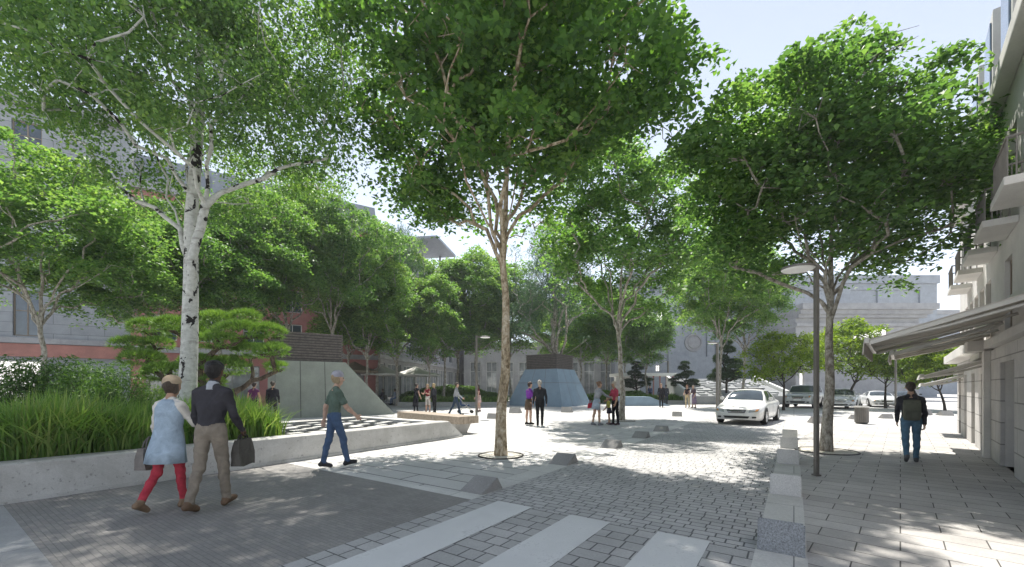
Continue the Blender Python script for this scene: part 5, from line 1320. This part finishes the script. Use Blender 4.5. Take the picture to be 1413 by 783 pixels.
def person(label, x, y, face, height=1.75, legs=((20, 5), (-15, 30)), arms=((15, 25), (-20, 20)), abd=(10, 10), top=(0.1, 0.1, 0.1), bottom=(0.1, 0.1, 0.1), shoe=(0.05, 0.04, 0.04), skin='light', hair=(0.05, 0.035, 0.025),
           hairstyle='short', sleeve='long', legwear='trousers', skirt=None, coat=None, woman=False, lean=4, head=0, h=0.02, group=GP, sit=False, hips=0, collar=None, z0=0.0, child=False, build=1.0, hat=None):
    """legs: (hip swing forward, knee bend) of right and left; arms: (swing forward, elbow bend); angles in degrees; face: heading in degrees from +x"""
    S = Skin(); P = lambda *q: np.array(q, float)
    fw = P(0, 1, 0); sw = (0.148 if woman else 0.172)*build; hw = 0.092 if woman else 0.088
    hip = P(0, 0, 0.92); ln = R(lean)
    up = lambda q: hip + rotx(-ln) @ (P(*q) - hip)
    tm, bm_ = 'top', 'bottom'
    # trunk
    hipw = 0.135 if woman else 0.13
    S.cap(hip+P(-0.055, 0, 0.0), hip+P(0.055, 0, 0.0), 0.115*build, 0.115*build, bm_, 0.88, 0.04, fw)
    S.cap(up((0, 0, 1.0)), up((0, 0, 1.12)), (0.125 if woman else 0.14)*build, (0.115 if woman else 0.145)*build, tm, 0.72, 0.05, fw)
    S.cap(up((-0.045, 0.005, 1.22)), up((0.045, 0.005, 1.22)), 0.125*build, 0.125*build, tm, 0.78, 0.06, fw)
    S.cap(up((-sw*0.62, 0, 1.345)), up((sw*0.62, 0, 1.345)), 0.085, 0.085, tm, 0.85, 0.05, fw)
    for q in (-1, 1): S.cap(up((0.03*q, -0.01, 1.435)), up((sw*0.9*q, 0, 1.372)), 0.05, 0.052, tm, 1, 0.035)
    if woman and not child: S.cap(up((-0.07, 0.085, 1.245)), up((0.07, 0.085, 1.245)), 0.06, 0.06, tm, 1, 0.04)
    S.cap(up((0, 0, 1.40)), up((0, 0.012, 1.50)), 0.062, 0.052, 'skin' if collar is None else 'top', 1, 0.03)
    nk = up((0, 0.02, 1.52)); S.cap(up((0, 0.0, 1.45)), nk, 0.055, 0.05, 'skin', 1, 0.02)
    if collar: S.cap(up((0, -0.005, 1.44)), up((0, 0.0, 1.462)), 0.066, 0.062, 'collar', 1, 0.012)
    # head
    a = R(head); hr = np.array(((math.cos(a), -math.sin(a), 0), (math.sin(a), math.cos(a), 0), (0, 0, 1)))
    hc = nk + P(0, 0.012, 0.105); H = lambda *q: hc + hr @ P(*q)
    hs = 1.18 if child else 1.0
    S.cap(H(0, -0.012, 0.022), H(0, 0.008, 0.022), 0.087*hs, 0.083*hs, 'skin', 0.9, 0.02, hr @ P(1, 0, 0))
    S.cap(H(0, 0.03, -0.035), H(0, 0.042, -0.075), 0.062*hs, 0.04*hs, 'skin', 1, 0.035)
    S.cap(H(0, 0.088, 0.012), H(0, 0.107, -0.022), 0.010, 0.015, 'skin', 1, 0.012)
    S.cap(H(-0.018, 0.083, -0.052), H(0.018, 0.083, -0.052), 0.008, 0.008, 'lip', 1, 0.006)
    for q in (-1, 1):
        S.cap(H(0.031*q, 0.08, 0.012), H(0.033*q, 0.08, 0.012), 0.011, 0.011, 'eye', 1, 0.004)
        S.cap(H(0.02*q, 0.088, 0.032), H(0.045*q, 0.08, 0.031), 0.007, 0.007, 'brow', 1, 0.006)
        S.cap(H(0.083*q*hs, -0.005, 0.02), H(0.085*q*hs, -0.012, -0.015), 0.02, 0.013, 'skin', 0.55, 0.008, hr @ P(1, 0, 0))
    # legs
    low = []
    for q, (sa, kb) in zip((1, -1), legs):
        hp = hip + P(hw*q, 0, -0.04); t = R(sa); kd = P(0.02*q if not sit else 0.12*q, math.sin(t), -math.cos(t)); kn = hp + 0.41*kd/np.linalg.norm(kd)
        t2 = R(sa-kb); an = kn + 0.41*P(-0.015*q, math.sin(t2), -math.cos(t2))
        upm = bm_; lwm = bm_ if legwear == 'trousers' else ('skin' if legwear in ('bare', 'shorts') else 'tights')
        if legwear in ('bare', 'tights'): upm = lwm
        slim = 1.0 if legwear == 'trousers' else 0.9
        S.cap(hp, kn, 0.088*build*slim, 0.062*slim, upm, 1, 0.03)
        S.cap(kn, kn + (an-kn)*0.35 + P(0, -0.012, 0), 0.060*slim, 0.058*slim, lwm, 1, 0.025); S.cap(kn + (an-kn)*0.35 + P(0, -0.012, 0), an, 0.057*slim, 0.048 if legwear == 'trousers' else 0.038, lwm, 1, 0.02)
        ft = R((sa-kb)*0.75 if sa < 0 else max(-10, (sa-kb)*0.8)); toe = P(0.02*q, math.cos(ft), math.sin(ft)); dn = P(0, math.sin(ft), -math.cos(ft))
        heel = an - toe*0.045 + dn*0.055; S.cap(an, heel, 0.042, 0.038, 'shoe', 1, 0.02)
        S.cap(heel, an + toe*0.15 + dn*0.062, 0.037, 0.034, 'shoe', 0.95, 0.02, P(1, 0, 0)); S.cap(an + dn*0.03, an + toe*0.11 + dn*0.05, 0.04, 0.034, 'shoe', 1, 0.02)
        low += [heel[2]-0.037, (an + toe*0.15 + dn*0.062)[2]-0.034]
    # arms and hands
    hands = []
    for q, (sa, eb), ab in zip((1, -1), arms, abd):
        sh = up((sw*q, 0, 1.362)); t = R(sa); e = R(ab)
        d = P(math.sin(e)*q, math.sin(t)*math.cos(e), -math.cos(t)*math.cos(e)); el = sh + 0.285*d
        t2 = R(sa+eb); d2 = P(math.sin(e*0.4)*q - 0.25*q*math.sin(R(min(eb, 90))), math.sin(t2), -math.cos(t2)); d2 /= np.linalg.norm(d2); wr = el + 0.245*d2
        am = {'long': 'sleeve', 'short': 'sleeve', 'none': 'skin'}[sleeve]; fm = 'sleeve' if sleeve == 'long' else 'skin'
        th = 1.0 if sleeve != 'none' else 0.86
        S.cap(sh, sh + (el-sh)*0.15, 0.060*th*build, 0.058*th, am if sleeve != 'none' else 'top', 1, 0.035)
        if sleeve == 'short': S.cap(sh, sh+(el-sh)*0.68, 0.060, 0.064, 'sleeve', 1, 0.02); S.cap(sh+(el-sh)*0.6, el, 0.047, 0.041, 'skin', 1, 0.012)
        else: S.cap(sh, el, 0.058*th, 0.046*th, am, 1, 0.02)
        S.cap(el, el+(wr-el)*0.3, 0.044*th, 0.045*th, fm, 1, 0.02); S.cap(el+(wr-el)*0.3, wr, 0.045*th, 0.034 if fm == 'sleeve' else 0.027, fm, 1, 0.015)
        # palm, four fingers, thumb; palm faces the thigh
        hd_ = d2; pn = P(-q, 0, 0) - (P(-q, 0, 0) @ hd_)*hd_; pn /= np.linalg.norm(pn); fwd = np.cross(hd_, pn)*(1 if q < 0 else -1)
        if fwd @ P(0, 1, 0.3) < 0: fwd = -fwd
        kn_ = wr + hd_*0.088; S.cap(wr, wr+hd_*0.03, 0.027, 0.03, 'skin', 0.75, 0.012, pn)
        S.cap(wr+hd_*0.035+fwd*0.012, kn_+fwd*0.024, 0.026, 0.02, 'skin', 0.6, 0.01, pn); S.cap(wr+hd_*0.035-fwd*0.012, kn_-fwd*0.024, 0.026, 0.018, 'skin', 0.6, 0.01, pn)
        for fi, (o_, l_) in enumerate(((0.033, 0.074), (0.011, 0.083), (-0.011, 0.077), (-0.032, 0.06))):
            b0 = kn_ + fwd*o_; m1 = b0 + (hd_*0.93 + pn*0.35)*l_*0.5; S.cap(b0-hd_*0.01, m1, 0.0092, 0.0086, 'skin', 1, 0.003); S.cap(m1, m1+(hd_*0.72+pn*0.7)*l_*0.5, 0.0086, 0.0072, 'skin', 1, 0.003)
        tb = wr + hd_*0.03 + fwd*0.03; tmid = tb + (hd_*0.6+fwd*0.7+pn*0.25)*0.045; S.cap(tb, tmid, 0.013, 0.011, 'skin', 1, 0.008); S.cap(tmid, tmid+(hd_*0.9+fwd*0.25+pn*0.3)*0.034, 0.011, 0.009, 'skin', 1, 0.004)
        hands.append(wr + hd_*0.10 + pn*0.02)
    sk = SKINT[skin]; sleevec = top if not isinstance(sleeve, tuple) else sleeve
    mats = {'skin': cloth(sk, 0.55), 'lip': cloth((sk[0]*0.75, sk[1]*0.5, sk[2]*0.5), 0.5), 'eye': cloth((0.03, 0.025, 0.02), 0.2), 'brow': cloth(hair), 'top': cloth(top), 'bottom': cloth(bottom), 'sleeve': cloth(coat[1] if coat and len(coat) > 1 else top),
            'tights': cloth(bottom), 'shoe': cloth(shoe, 0.6), 'collar': cloth(collar or top)}
    sc = height/1.745
    base = min(low) if not sit else 0.0
    o = thing('person', label, 'person', (x, y, z0 - base*sc*(1.0) + (0.002 if not sit else -0.0)), R(face-90), group, sc)
    if sit: o.location[2] = z0
    ob('body', S.build(h/sc, mats, 0.0032), o)
    # hair, hat, skirt, coat: shells of their own
    Hs = Skin()
    if hairstyle != 'bald':
        r = 0.098*hs if hairstyle != 'afro' else 0.106
        Hs.cap(H(0, -0.030, 0.045), H(0, -0.005, 0.05), r-0.006, r-0.008, 'h', 0.95, 0.02, hr @ P(1, 0, 0)); Hs.cap(H(0, -0.055, 0.0), H(0, -0.05, -0.03), 0.068*hs, 0.056*hs, 'h', 1, 0.03)
        if hairstyle == 'long': Hs.cap(H(-0.03, -0.055, 0.0), H(-0.04, -0.075, -0.13), 0.07, 0.045, 'h', 1, 0.03); Hs.cap(H(0.03, -0.055, 0.0), H(0.04, -0.075, -0.13), 0.07, 0.045, 'h', 1, 0.03)
        if hairstyle == 'bob':
            for q in (-1, 1): Hs.cap(H(0.05*q, -0.03, 0.0), H(0.06*q, -0.015, -0.065), 0.052, 0.036, 'h', 1, 0.03)
        if hairstyle == 'bun': Hs.cap(H(0, -0.11, 0.06), H(0, -0.12, 0.07), 0.045, 0.045, 'h', 1, 0.02)
        ob('hair', Hs.build(h/sc*0.9, {'h': hairm(hair)}, 0.004), o)
    if hat:
        Ht = Skin(); Ht.cap(H(0, -0.022, 0.062), H(0, 0.002, 0.066), 0.102, 0.098, 'h', 0.96, 0.01, hr @ P(1, 0, 0), clip=(-1, hc[2]+0.032)); ob('cap', Ht.build(h/sc*0.8, {'h': cloth(hat)}), o)
    def shell(nm, rings, col):
        V = []; n = 36
        for (z_, rx, ry, yo, wav) in rings:
            for k in range(n):
                a_ = 2*PI*k/n; w_ = 1 + wav*math.sin(a_*7+1.3) + 0.6*wav*math.sin(a_*11)
                V.append(hip + (rotx(-ln) @ P(rx*w_*math.cos(a_), ry*w_*math.sin(a_)+yo, z_-0.92)))
        Fc = [(i*n+k, i*n+(k+1) % n, (i+1)*n+(k+1) % n, (i+1)*n+k) for i in range(len(rings)-1) for k in range(n)]
        q_ = ob(nm, MB().add(V, Fc).mesh(cloth(col), True), o); m_ = q_.modifiers.new('thick', 'SOLIDIFY'); m_.thickness = 0.008; return q_
    if skirt:
        zl, col, fl = skirt; shell('skirt', [(zl, 0.17+fl, 0.14+fl, 0.0, 0.035), ((zl+0.95)/2, 0.175+fl*0.5, 0.14+fl*0.5, 0, 0.02), (0.93, 0.168, 0.132, 0, 0.0), (1.04, 0.135, 0.108, 0, 0)], col)
    if coat:
        shell('long_vest', [(0.60, 0.235, 0.20, -0.01, 0.045), (0.75, 0.218, 0.182, -0.01, 0.035), (0.92, 0.19, 0.155, 0, 0.02), (1.08, 0.160, 0.132, 0, 0.012), (1.22, 0.178, 0.135, 0.006, 0.006), (1.33, 0.180, 0.120, 0, 0.004), (1.40, 0.155, 0.098, 0, 0), (1.45, 0.09, 0.075, 0, 0)], coat[0])
    rz = R(face-90); c_, s_ = math.cos(rz), math.sin(rz)
    world = [np.array((x + sc*(c_*p[0]-s_*p[1]), y + sc*(s_*p[0]+c_*p[1]), o.location[2] + sc*p[2])) for p in hands]
    return o, world
def bag(name, label, hand, face, w, hgt, d, col, drop=0.16, group=None):
    o = thing(name, label, 'bag', (float(hand[0]), float(hand[1]), float(hand[2]-drop-hgt)), R(face-90), group)
    bm = bmesh.new(); bmesh.ops.create_cube(bm, size=1)
    for v in bm.verts:
        f_ = 1.0 if v.co.z < 0 else 0.86; v.co = Vector((v.co.x*d*(1.0 if v.co.z < 0 else 0.5), v.co.y*w*f_, (v.co.z+0.5)*hgt))
    bmesh.ops.subdivide_edges(bm, edges=bm.edges[:], cuts=3, use_grid_fill=True)
    for v in bm.verts:
        v.co.x += 0.012*math.sin(v.co.y*31+v.co.z*17); v.co.z += 0.010*math.sin(v.co.y*23)
    ob('bag_body', MB().bm(bm).mesh(cloth(col, 0.7), True), o)
    mb = MB()
    for q in (-0.35, 0.35):
        mb.tube([(q*d*0.5, -w*0.25, hgt-0.02), (q*d*0.3, -w*0.18, hgt+drop*0.6), (0, 0, hgt+drop+0.01), (q*d*0.3, w*0.18, hgt+drop*0.6), (q*d*0.5, w*0.25, hgt-0.02)], 0.009, 6)
    ob('handle', mb.mesh(cloth(tuple(x*0.6 for x in col), 0.6), True), o)
    return o
HN = 0.0095
# the strolling couple
F1 = 92
x, y = gp(291, 703)
pm, hm = person('person in dark jumper and khaki trousers walking with a dark bag', x, y, F1, 1.80, ((12, 3), (-8, 16)), ((6, 38), (8, 20)), (14, 12), (0.045, 0.043, 0.05), (0.24, 0.205, 0.165), (0.17, 0.11, 0.07), 'dark', (0.012, 0.01, 0.01), 'afro', h=HN, collar=(0.4, 0.42, 0.46), head=4)
x, y = gp(232, 703)
pw, hw_ = person('person in pale blue long vest and red tights, walking arm in arm', x, y, F1-2, 1.62, ((12, 4), (-8, 30)), ((22, 68), (4, 14)), (22, 14), (0.62, 0.60, 0.56), (0.48, 0.05, 0.075), (0.25, 0.17, 0.11), 'tan', (0.07, 0.05, 0.035), 'bob', legwear='tights', hat=(0.46, 0.36, 0.25), woman=True, coat=((0.36, 0.45, 0.54), (0.66, 0.62, 0.56)), h=HN, head=-8)
bag('shopping_bag', 'dark grey tote bag hanging from the hand of the man in dark jumper', hm[0], F1, 0.34, 0.34, 0.13, (0.10, 0.092, 0.082), 0.07)
bag('handbag', 'soft taupe handbag at the left side of the woman in blue vest', hw_[1]+np.array((-0.10, -0.08, 0.16)), F1, 0.30, 0.27, 0.14, (0.20, 0.18, 0.165), 0.12)
x, y = gp(461, 646)
person('person in green tee and blue jeans with pale cap striding past the planter wall', x, y, 40, 1.76, ((20, 10), (-9, 5)), ((24, 22), (-22, 14)), (12, 14), (0.12, 0.165, 0.13), (0.075, 0.12, 0.21), (0.04, 0.04, 0.045), 'light', (0.40, 0.30, 0.18), 'bob', 'short', h=HN, hat=(0.38, 0.37, 0.42), head=-6)
x, y = gp(1257, 638)
pb, _ = person('person in dark jacket and blue jeans with a backpack walking away along the shop front', x, y, 50, 1.60, ((10, 4), (-14, 22)), ((-10, 14), (12, 14)), (9, 9), (0.045, 0.045, 0.055), (0.10, 0.19, 0.28), (0.12, 0.12, 0.13), 'light', (0.07, 0.055, 0.045), 'short', h=0.011)
c_, s_ = math.cos(R(50)), math.sin(R(50))
bp = thing('backpack', 'olive grey backpack worn by the person walking along the shop front', 'backpack', (x-0.20*c_, y-0.20*s_, 0.86), R(50-90))
mb = MB().box(-0.135, 0.135, -0.11, 0.085, 0.0, 0.42, 0, 0.085); ob('pack', mb.mesh(cloth((0.13, 0.135, 0.105)), True), bp)
mb = MB().box(-0.105, 0.105, -0.165, -0.09, 0.03, 0.2, 0, 0.036); ob('front_pocket', mb.mesh(cloth((0.10, 0.105, 0.085)), True), bp)
mb = MB()
for q in (-0.1, 0.1): mb.tube([(q, 0.07, 0.40), (q*1.05, 0.16, 0.485), (q*1.1, 0.27, 0.44), (q*1.15, 0.285, 0.3), (q*1.25, 0.2, 0.12), (q*1.2, 0.08, 0.06)], 0.016, 6)
ob('strap', mb.mesh(cloth((0.06, 0.06, 0.055)), True), bp)
HM = 0.016
def pp(px, py): return gp(px, py)
person('person in black shirt and trousers seen from behind, facing the blue tower', *pp(745, 588), 92, 1.76, ((4, 2), (-3, 2)), ((-4, 12), (4, 12)), (13, 11), (0.025, 0.027, 0.033), (0.012, 0.012, 0.014), (0.01, 0.01, 0.01), 'light', (0.42, 0.38, 0.33), 'short', h=HM, build=1.08)
person('person in purple top and brown skirt talking to the man in black', *pp(729.5, 586.5), 30, 1.70, ((5, 4), (-2, 2)), ((20, 60), (10, 60)), (10, 12), (0.19, 0.045, 0.33), (0.11, 0.075, 0.05), (0.012, 0.012, 0.012), 'light', (0.045, 0.025, 0.02), 'short', 'short', 'bare', (0.58, (0.105, 0.072, 0.05), 0.0), woman=True, h=HM)
person('person in grey jacket and pale blue shorts reaching out to the child', *pp(823.5, 587.5), 20, 1.72, ((8, 6), (-6, 6)), ((50, 20), (-8, 20)), (10, 12), (0.30, 0.31, 0.34), (0.33, 0.39, 0.47), (0.25, 0.26, 0.28), 'light', (0.22, 0.13, 0.08), 'bun', 'long', 'bare', (0.60, (0.36, 0.42, 0.50), 0.03), woman=True, h=HM, lean=10)
person('person in red vest and black trousers with pale hair standing by the forked trunk', *pp(849, 587), 200, 1.72, ((4, 2), (-3, 3)), ((18, 40), (4, 14)), (10, 9), (0.40, 0.06, 0.10), (0.012, 0.012, 0.014), (0.05, 0.03, 0.04), 'tan', (0.48, 0.42, 0.35), 'bob', 'short', woman=True, h=HM)
person('small child in yellow top and dark skirt between the two adults', *pp(840.5, 586), 150, 1.12, ((6, 4), (-4, 4)), ((20, 30), (12, 30)), (14, 14), (0.50, 0.47, 0.10), (0.05, 0.045, 0.06), (0.2, 0.15, 0.16), 'light', (0.25, 0.15, 0.08), 'bob', 'short', 'bare', (0.66, (0.04, 0.035, 0.05), 0.03), woman=True, child=True, h=HM*0.8)
x, y = gp(815, 586); bag('shoulder_bag', 'small red bag at the hip of the person in grey jacket', np.array((x-0.02, y, 1.0)), 20, 0.2, 0.2, 0.08, (0.45, 0.03, 0.06), 0.12)
HF = 0.022
person('person in long black dress raising a hand, left of the beam bench end', ax(574, 25.5), 25.5, 60, 1.72, ((4, 4), (-2, 2)), ((10, 20), (60, 110)), (10, 14), (0.016, 0.017, 0.024), (0.015, 0.016, 0.022), (0.01, 0.01, 0.01), 'light', (0.03, 0.02, 0.016), 'bun', 'none', 'tights', (0.3, (0.016, 0.017, 0.024), 0.02), woman=True, h=HF)
person('person in dark red top and white shorts behind the beam bench', ax(590.5, 25), 25, 250, 1.68, ((4, 2), (-3, 2)), ((30, 70), (24, 80)), (12, 12), (0.22, 0.02, 0.03), (0.62, 0.58, 0.54), (0.3, 0.2, 0.16), 'light', (0.38, 0.27, 0.15), 'long', 'none', 'shorts', woman=True, h=HF)
person('person in black suit with fair hair standing right of the red topped woman', ax(599.5, 24.5), 24.5, 150, 1.72, ((3, 2), (-3, 2)), ((4, 16), (6, 20)), (9, 9), (0.03, 0.032, 0.04), (0.014, 0.014, 0.016), (0.01, 0.01, 0.01), 'light', (0.45, 0.34, 0.18), 'bob', woman=True, h=HF)
person('person in grey jumper and dark jeans striding right behind the bench', ax(629, 22.3), 22.3, 15, 1.77, ((19, 4), (-19, 10)), ((20, 30), (-18, 24)), (9, 9), (0.33, 0.34, 0.36), (0.035, 0.055, 0.09), (0.02, 0.02, 0.025), 'light', (0.06, 0.04, 0.03), 'short', h=HF)
person('person in dark red top and pink skirt standing just right of the plaza lamp', ax(660.5, 26), 26, 200, 1.68, ((4, 2), (-3, 2)), ((8, 20), (8, 20)), (10, 10), (0.14, 0.02, 0.03), (0.5, 0.33, 0.30), (0.2, 0.1, 0.1), 'light', (0.03, 0.02, 0.015), 'long', 'none', 'bare', (0.55, (0.50, 0.36, 0.34), 0.02), woman=True, h=HF)
person('person in black suit standing on the far paving right of the blue grey ramp wall', ax(912.5, 31.5), 31.5, 250, 1.78, ((4, 2), (-4, 2)), ((4, 14), (4, 14)), (11, 11), (0.02, 0.02, 0.024), (0.013, 0.013, 0.015), (0.01, 0.01, 0.01), 'light', (0.35, 0.25, 0.18), 'short', h=HF)
person('person in dark jacket beyond the man in black suit at the grass bed corner', ax(919, 37), 37, 70, 1.72, ((6, 4), (-8, 6)), ((6, 14), (-6, 14)), (10, 10), (0.05, 0.055, 0.07), (0.05, 0.055, 0.08), (0.01, 0.01, 0.01), 'light', (0.05, 0.035, 0.03), 'short', h=0.026)
person('person in black top and cream trousers, left one of the couple by the grass bed', ax(948.5, 30.8), 30.8, 230, 1.68, ((6, 4), (-6, 6)), ((10, 40), (14, 60)), (11, 11), (0.03, 0.02, 0.024), (0.58, 0.47, 0.29), (0.3, 0.2, 0.14), 'light', (0.22, 0.1, 0.05), 'long', 'none', woman=True, h=HF)
person('person in dark vest and mauve skirt, right one of the couple by the grass bed', ax(957.5, 30.4), 30.4, 200, 1.66, ((4, 2), (-3, 2)), ((14, 50), (6, 20)), (10, 10), (0.10, 0.07, 0.085), (0.24, 0.18, 0.26), (0.1, 0.07, 0.07), 'light', (0.5, 0.42, 0.34), 'bob', 'short', 'bare', (0.28, (0.25, 0.19, 0.27), 0.02), woman=True, h=HF)
person('person in black standing beside the thin far lamp before the stone hall', ax(934, 46), 46, 240, 1.75, ((4, 2), (-4, 2)), ((4, 14), (4, 14)), (10, 10), (0.02, 0.02, 0.024), (0.02, 0.02, 0.024), (0.01, 0.01, 0.01), 'light', (0.04, 0.03, 0.02), 'short', h=0.028, z0=0.0)
person('person in blue top near the reddish posts of the white pavilion', ax(897, 45), 45, 250, 1.72, ((8, 4), (-8, 6)), ((10, 20), (-6, 14)), (10, 10), (0.09, 0.12, 0.26), (0.05, 0.05, 0.07), (0.01, 0.01, 0.01), 'light', (0.04, 0.03, 0.02), 'short', h=0.028)
person('person in plum top seen from behind in the gap right of the pine', ax(350, 16.6), 16.6, 110, 1.70, ((4, 2), (-4, 4)), ((-4, 20), (4, 20)), (14, 14), (0.10, 0.03, 0.09), (0.03, 0.03, 0.04), (0.02, 0.02, 0.02), 'tan', (0.025, 0.018, 0.015), 'bun', 'none', woman=True, h=0.018)
person('person in dark suit half hidden by the left edge of the green tower', ax(376, 17.2), 17.2, 110, 1.74, ((14, 4), (-12, 10)), ((10, 14), (-8, 14)), (8, 8), (0.02, 0.02, 0.028), (0.02, 0.02, 0.026), (0.01, 0.01, 0.01), 'light', (0.04, 0.03, 0.02), 'short', h=0.018)
for (lab, x, y, rz), tp, bt, fc in zip(CH, ((0.05, 0.04, 0.06), (0.22, 0.26, 0.38)), ((0.05, 0.06, 0.09), (0.12, 0.17, 0.3)), (1.2, 1.4)):
    person('seated ' + ('person in dark top at the cafe table left of the black dress' if 'dark' in lab else 'woman in blue jeans at the cafe table nearest the black dress'), x, y-0.02, math.degrees(fc)+90, 1.70, ((84, 84), (80, 78)), ((30, 60), (24, 50)), (10, 10), tp, bt, (0.02, 0.02, 0.02), 'light', (0.04, 0.03, 0.02), 'bob', woman=True, sit=True, h=HF, z0=-0.28)
# pushchair
o = thing('pushchair', 'dark blue pushchair with small wheels right of the striding grey jumper', 'pushchair', (ax(641, 24.5), 24.5, 0), 0.2)
mb = MB()
for q in (-0.24, 0.24): mb.tube([(-0.42, q, 1.02), (-0.2, q, 0.75), (0.42, q, 0.12)], 0.014, 6); mb.tube([(0.2, q, 0.55), (-0.3, q, 0.12)], 0.014, 6)
mb.tube([(-0.42, -0.24, 1.02), (-0.42, 0.24, 1.02)], 0.016, 6); ob('frame', mb.mesh(M['alu'], True), o)
mb = MB().box(-0.2, 0.28, -0.21, 0.21, 0.42, 0.52, 0, 0.03); mb.box(-0.28, -0.18, -0.21, 0.21, 0.48, 0.92, 0, 0.03); ob('seat', mb.mesh(cloth((0.03, 0.06, 0.14)), True), o)
mb = MB(); VV = []
for i in range(7):
    a = R(20+i*22)
    for k in range(7): q = -0.22+0.44*k/6; VV.append((-0.1-0.26*math.cos(a)+0.06, q, 0.78+0.26*math.sin(a)))
mb.add(VV, [(i*7+k, i*7+k+1, (i+1)*7+k+1, (i+1)*7+k) for i in range(6) for k in range(6)]); ob('hood', mb.mesh(cloth((0.03, 0.06, 0.14)), True), o)
for xx in (-0.32, 0.42):
    for q in (-0.26, 0.26):
        mb = MB().lathe([(0.0, -.02), (0.085, -.02), (0.095, 0), (0.085, .02), (0, .02)], 20); mb.v = [(xx+p[0], q+p[2], 0.095+p[1]) for p in mb.v]; ob('wheel', mb.mesh(M['tyre'], True), o)
# ------------------------------------------------------------------ light, sky, camera
SUN_EL, SUN_AZ = R(65), R(-3)          # azimuth measured from +Y towards +X
w = bpy.data.worlds.new('World'); SC.world = w; w.use_nodes = True
nt = w.node_tree; nt.nodes.clear()
sk = nt.nodes.new('ShaderNodeTexSky'); sk.sky_type = 'NISHITA'; sk.sun_disc = False; sk.sun_elevation = SUN_EL; sk.sun_rotation = SUN_AZ
sk.altitude = 100; sk.air_density = 0.8; sk.dust_density = 0.0; sk.ozone_density = 0.6
bg = nt.nodes.new('ShaderNodeBackground'); bg.inputs['Strength'].default_value = 0.105
ow = nt.nodes.new('ShaderNodeOutputWorld'); hs = nt.nodes.new('ShaderNodeHueSaturation'); hs.inputs['Saturation'].default_value = 0.46; hs.inputs['Value'].default_value = 1.0
nt.links.new(sk.outputs[0], hs.inputs['Color']); nt.links.new(hs.outputs[0], bg.inputs[0]); nt.links.new(bg.outputs[0], ow.inputs[0])
L_ = bpy.data.lights.new('sun', 'SUN'); L_.energy = 3.2; L_.angle = R(0.8); L_.color = (1.0, 0.955, 0.88)
so = bpy.data.objects.new('sun', L_); COL.objects.link(so)
d = Vector((math.sin(SUN_AZ)*math.cos(SUN_EL), math.cos(SUN_AZ)*math.cos(SUN_EL), math.sin(SUN_EL)))
so.rotation_euler = d.to_track_quat('Z', 'Y').to_euler(); so.location = d*60
cam = bpy.data.cameras.new('camera'); co = bpy.data.objects.new('camera', cam); COL.objects.link(co)
co.location = (0, 0, HC); co.rotation_euler = (PI/2, 0, 0)
cam.sensor_fit = 'HORIZONTAL'; cam.sensor_width = 36; cam.lens = 36*F/1413; cam.shift_y = (HY-391.5)/1413; cam.shift_x = 0.0
cam.clip_start = 0.05; cam.clip_end = 3000
SC.camera = co
SC.view_settings.view_transform = 'Standard'; SC.view_settings.look = 'None'; SC.view_settings.exposure = 1.35; SC.view_settings.gamma = 1.0; SC.view_settings.use_curve_mapping = False
SC.render.film_transparent = False
cy = SC.cycles; cy.max_bounces = 8; cy.diffuse_bounces = 6; cy.glossy_bounces = 3; cy.transmission_bounces = 4; cy.transparent_max_bounces = 8; cy.caustics_reflective = False; cy.caustics_refractive = False
cy.use_denoising = True; cy.sample_clamp_indirect = 6.0

hm_, hnt = new_mat('haze_air'); hv = hnt.nodes.new('ShaderNodeVolumePrincipled'); ho = hnt.nodes.new('ShaderNodeOutputMaterial')
hv.inputs['Color'].default_value = (0.93, 0.96, 1.0, 1.0); hv.inputs['Density'].default_value = 0.0009; hv.inputs['Anisotropy'].default_value = 0.3
hnt.links.new(hv.outputs[0], ho.inputs['Volume'])
tag(ob('haze', MB().box(-510, 510, -70, 910, -1.0, 24.0).mesh(hm_)), kind='stuff')
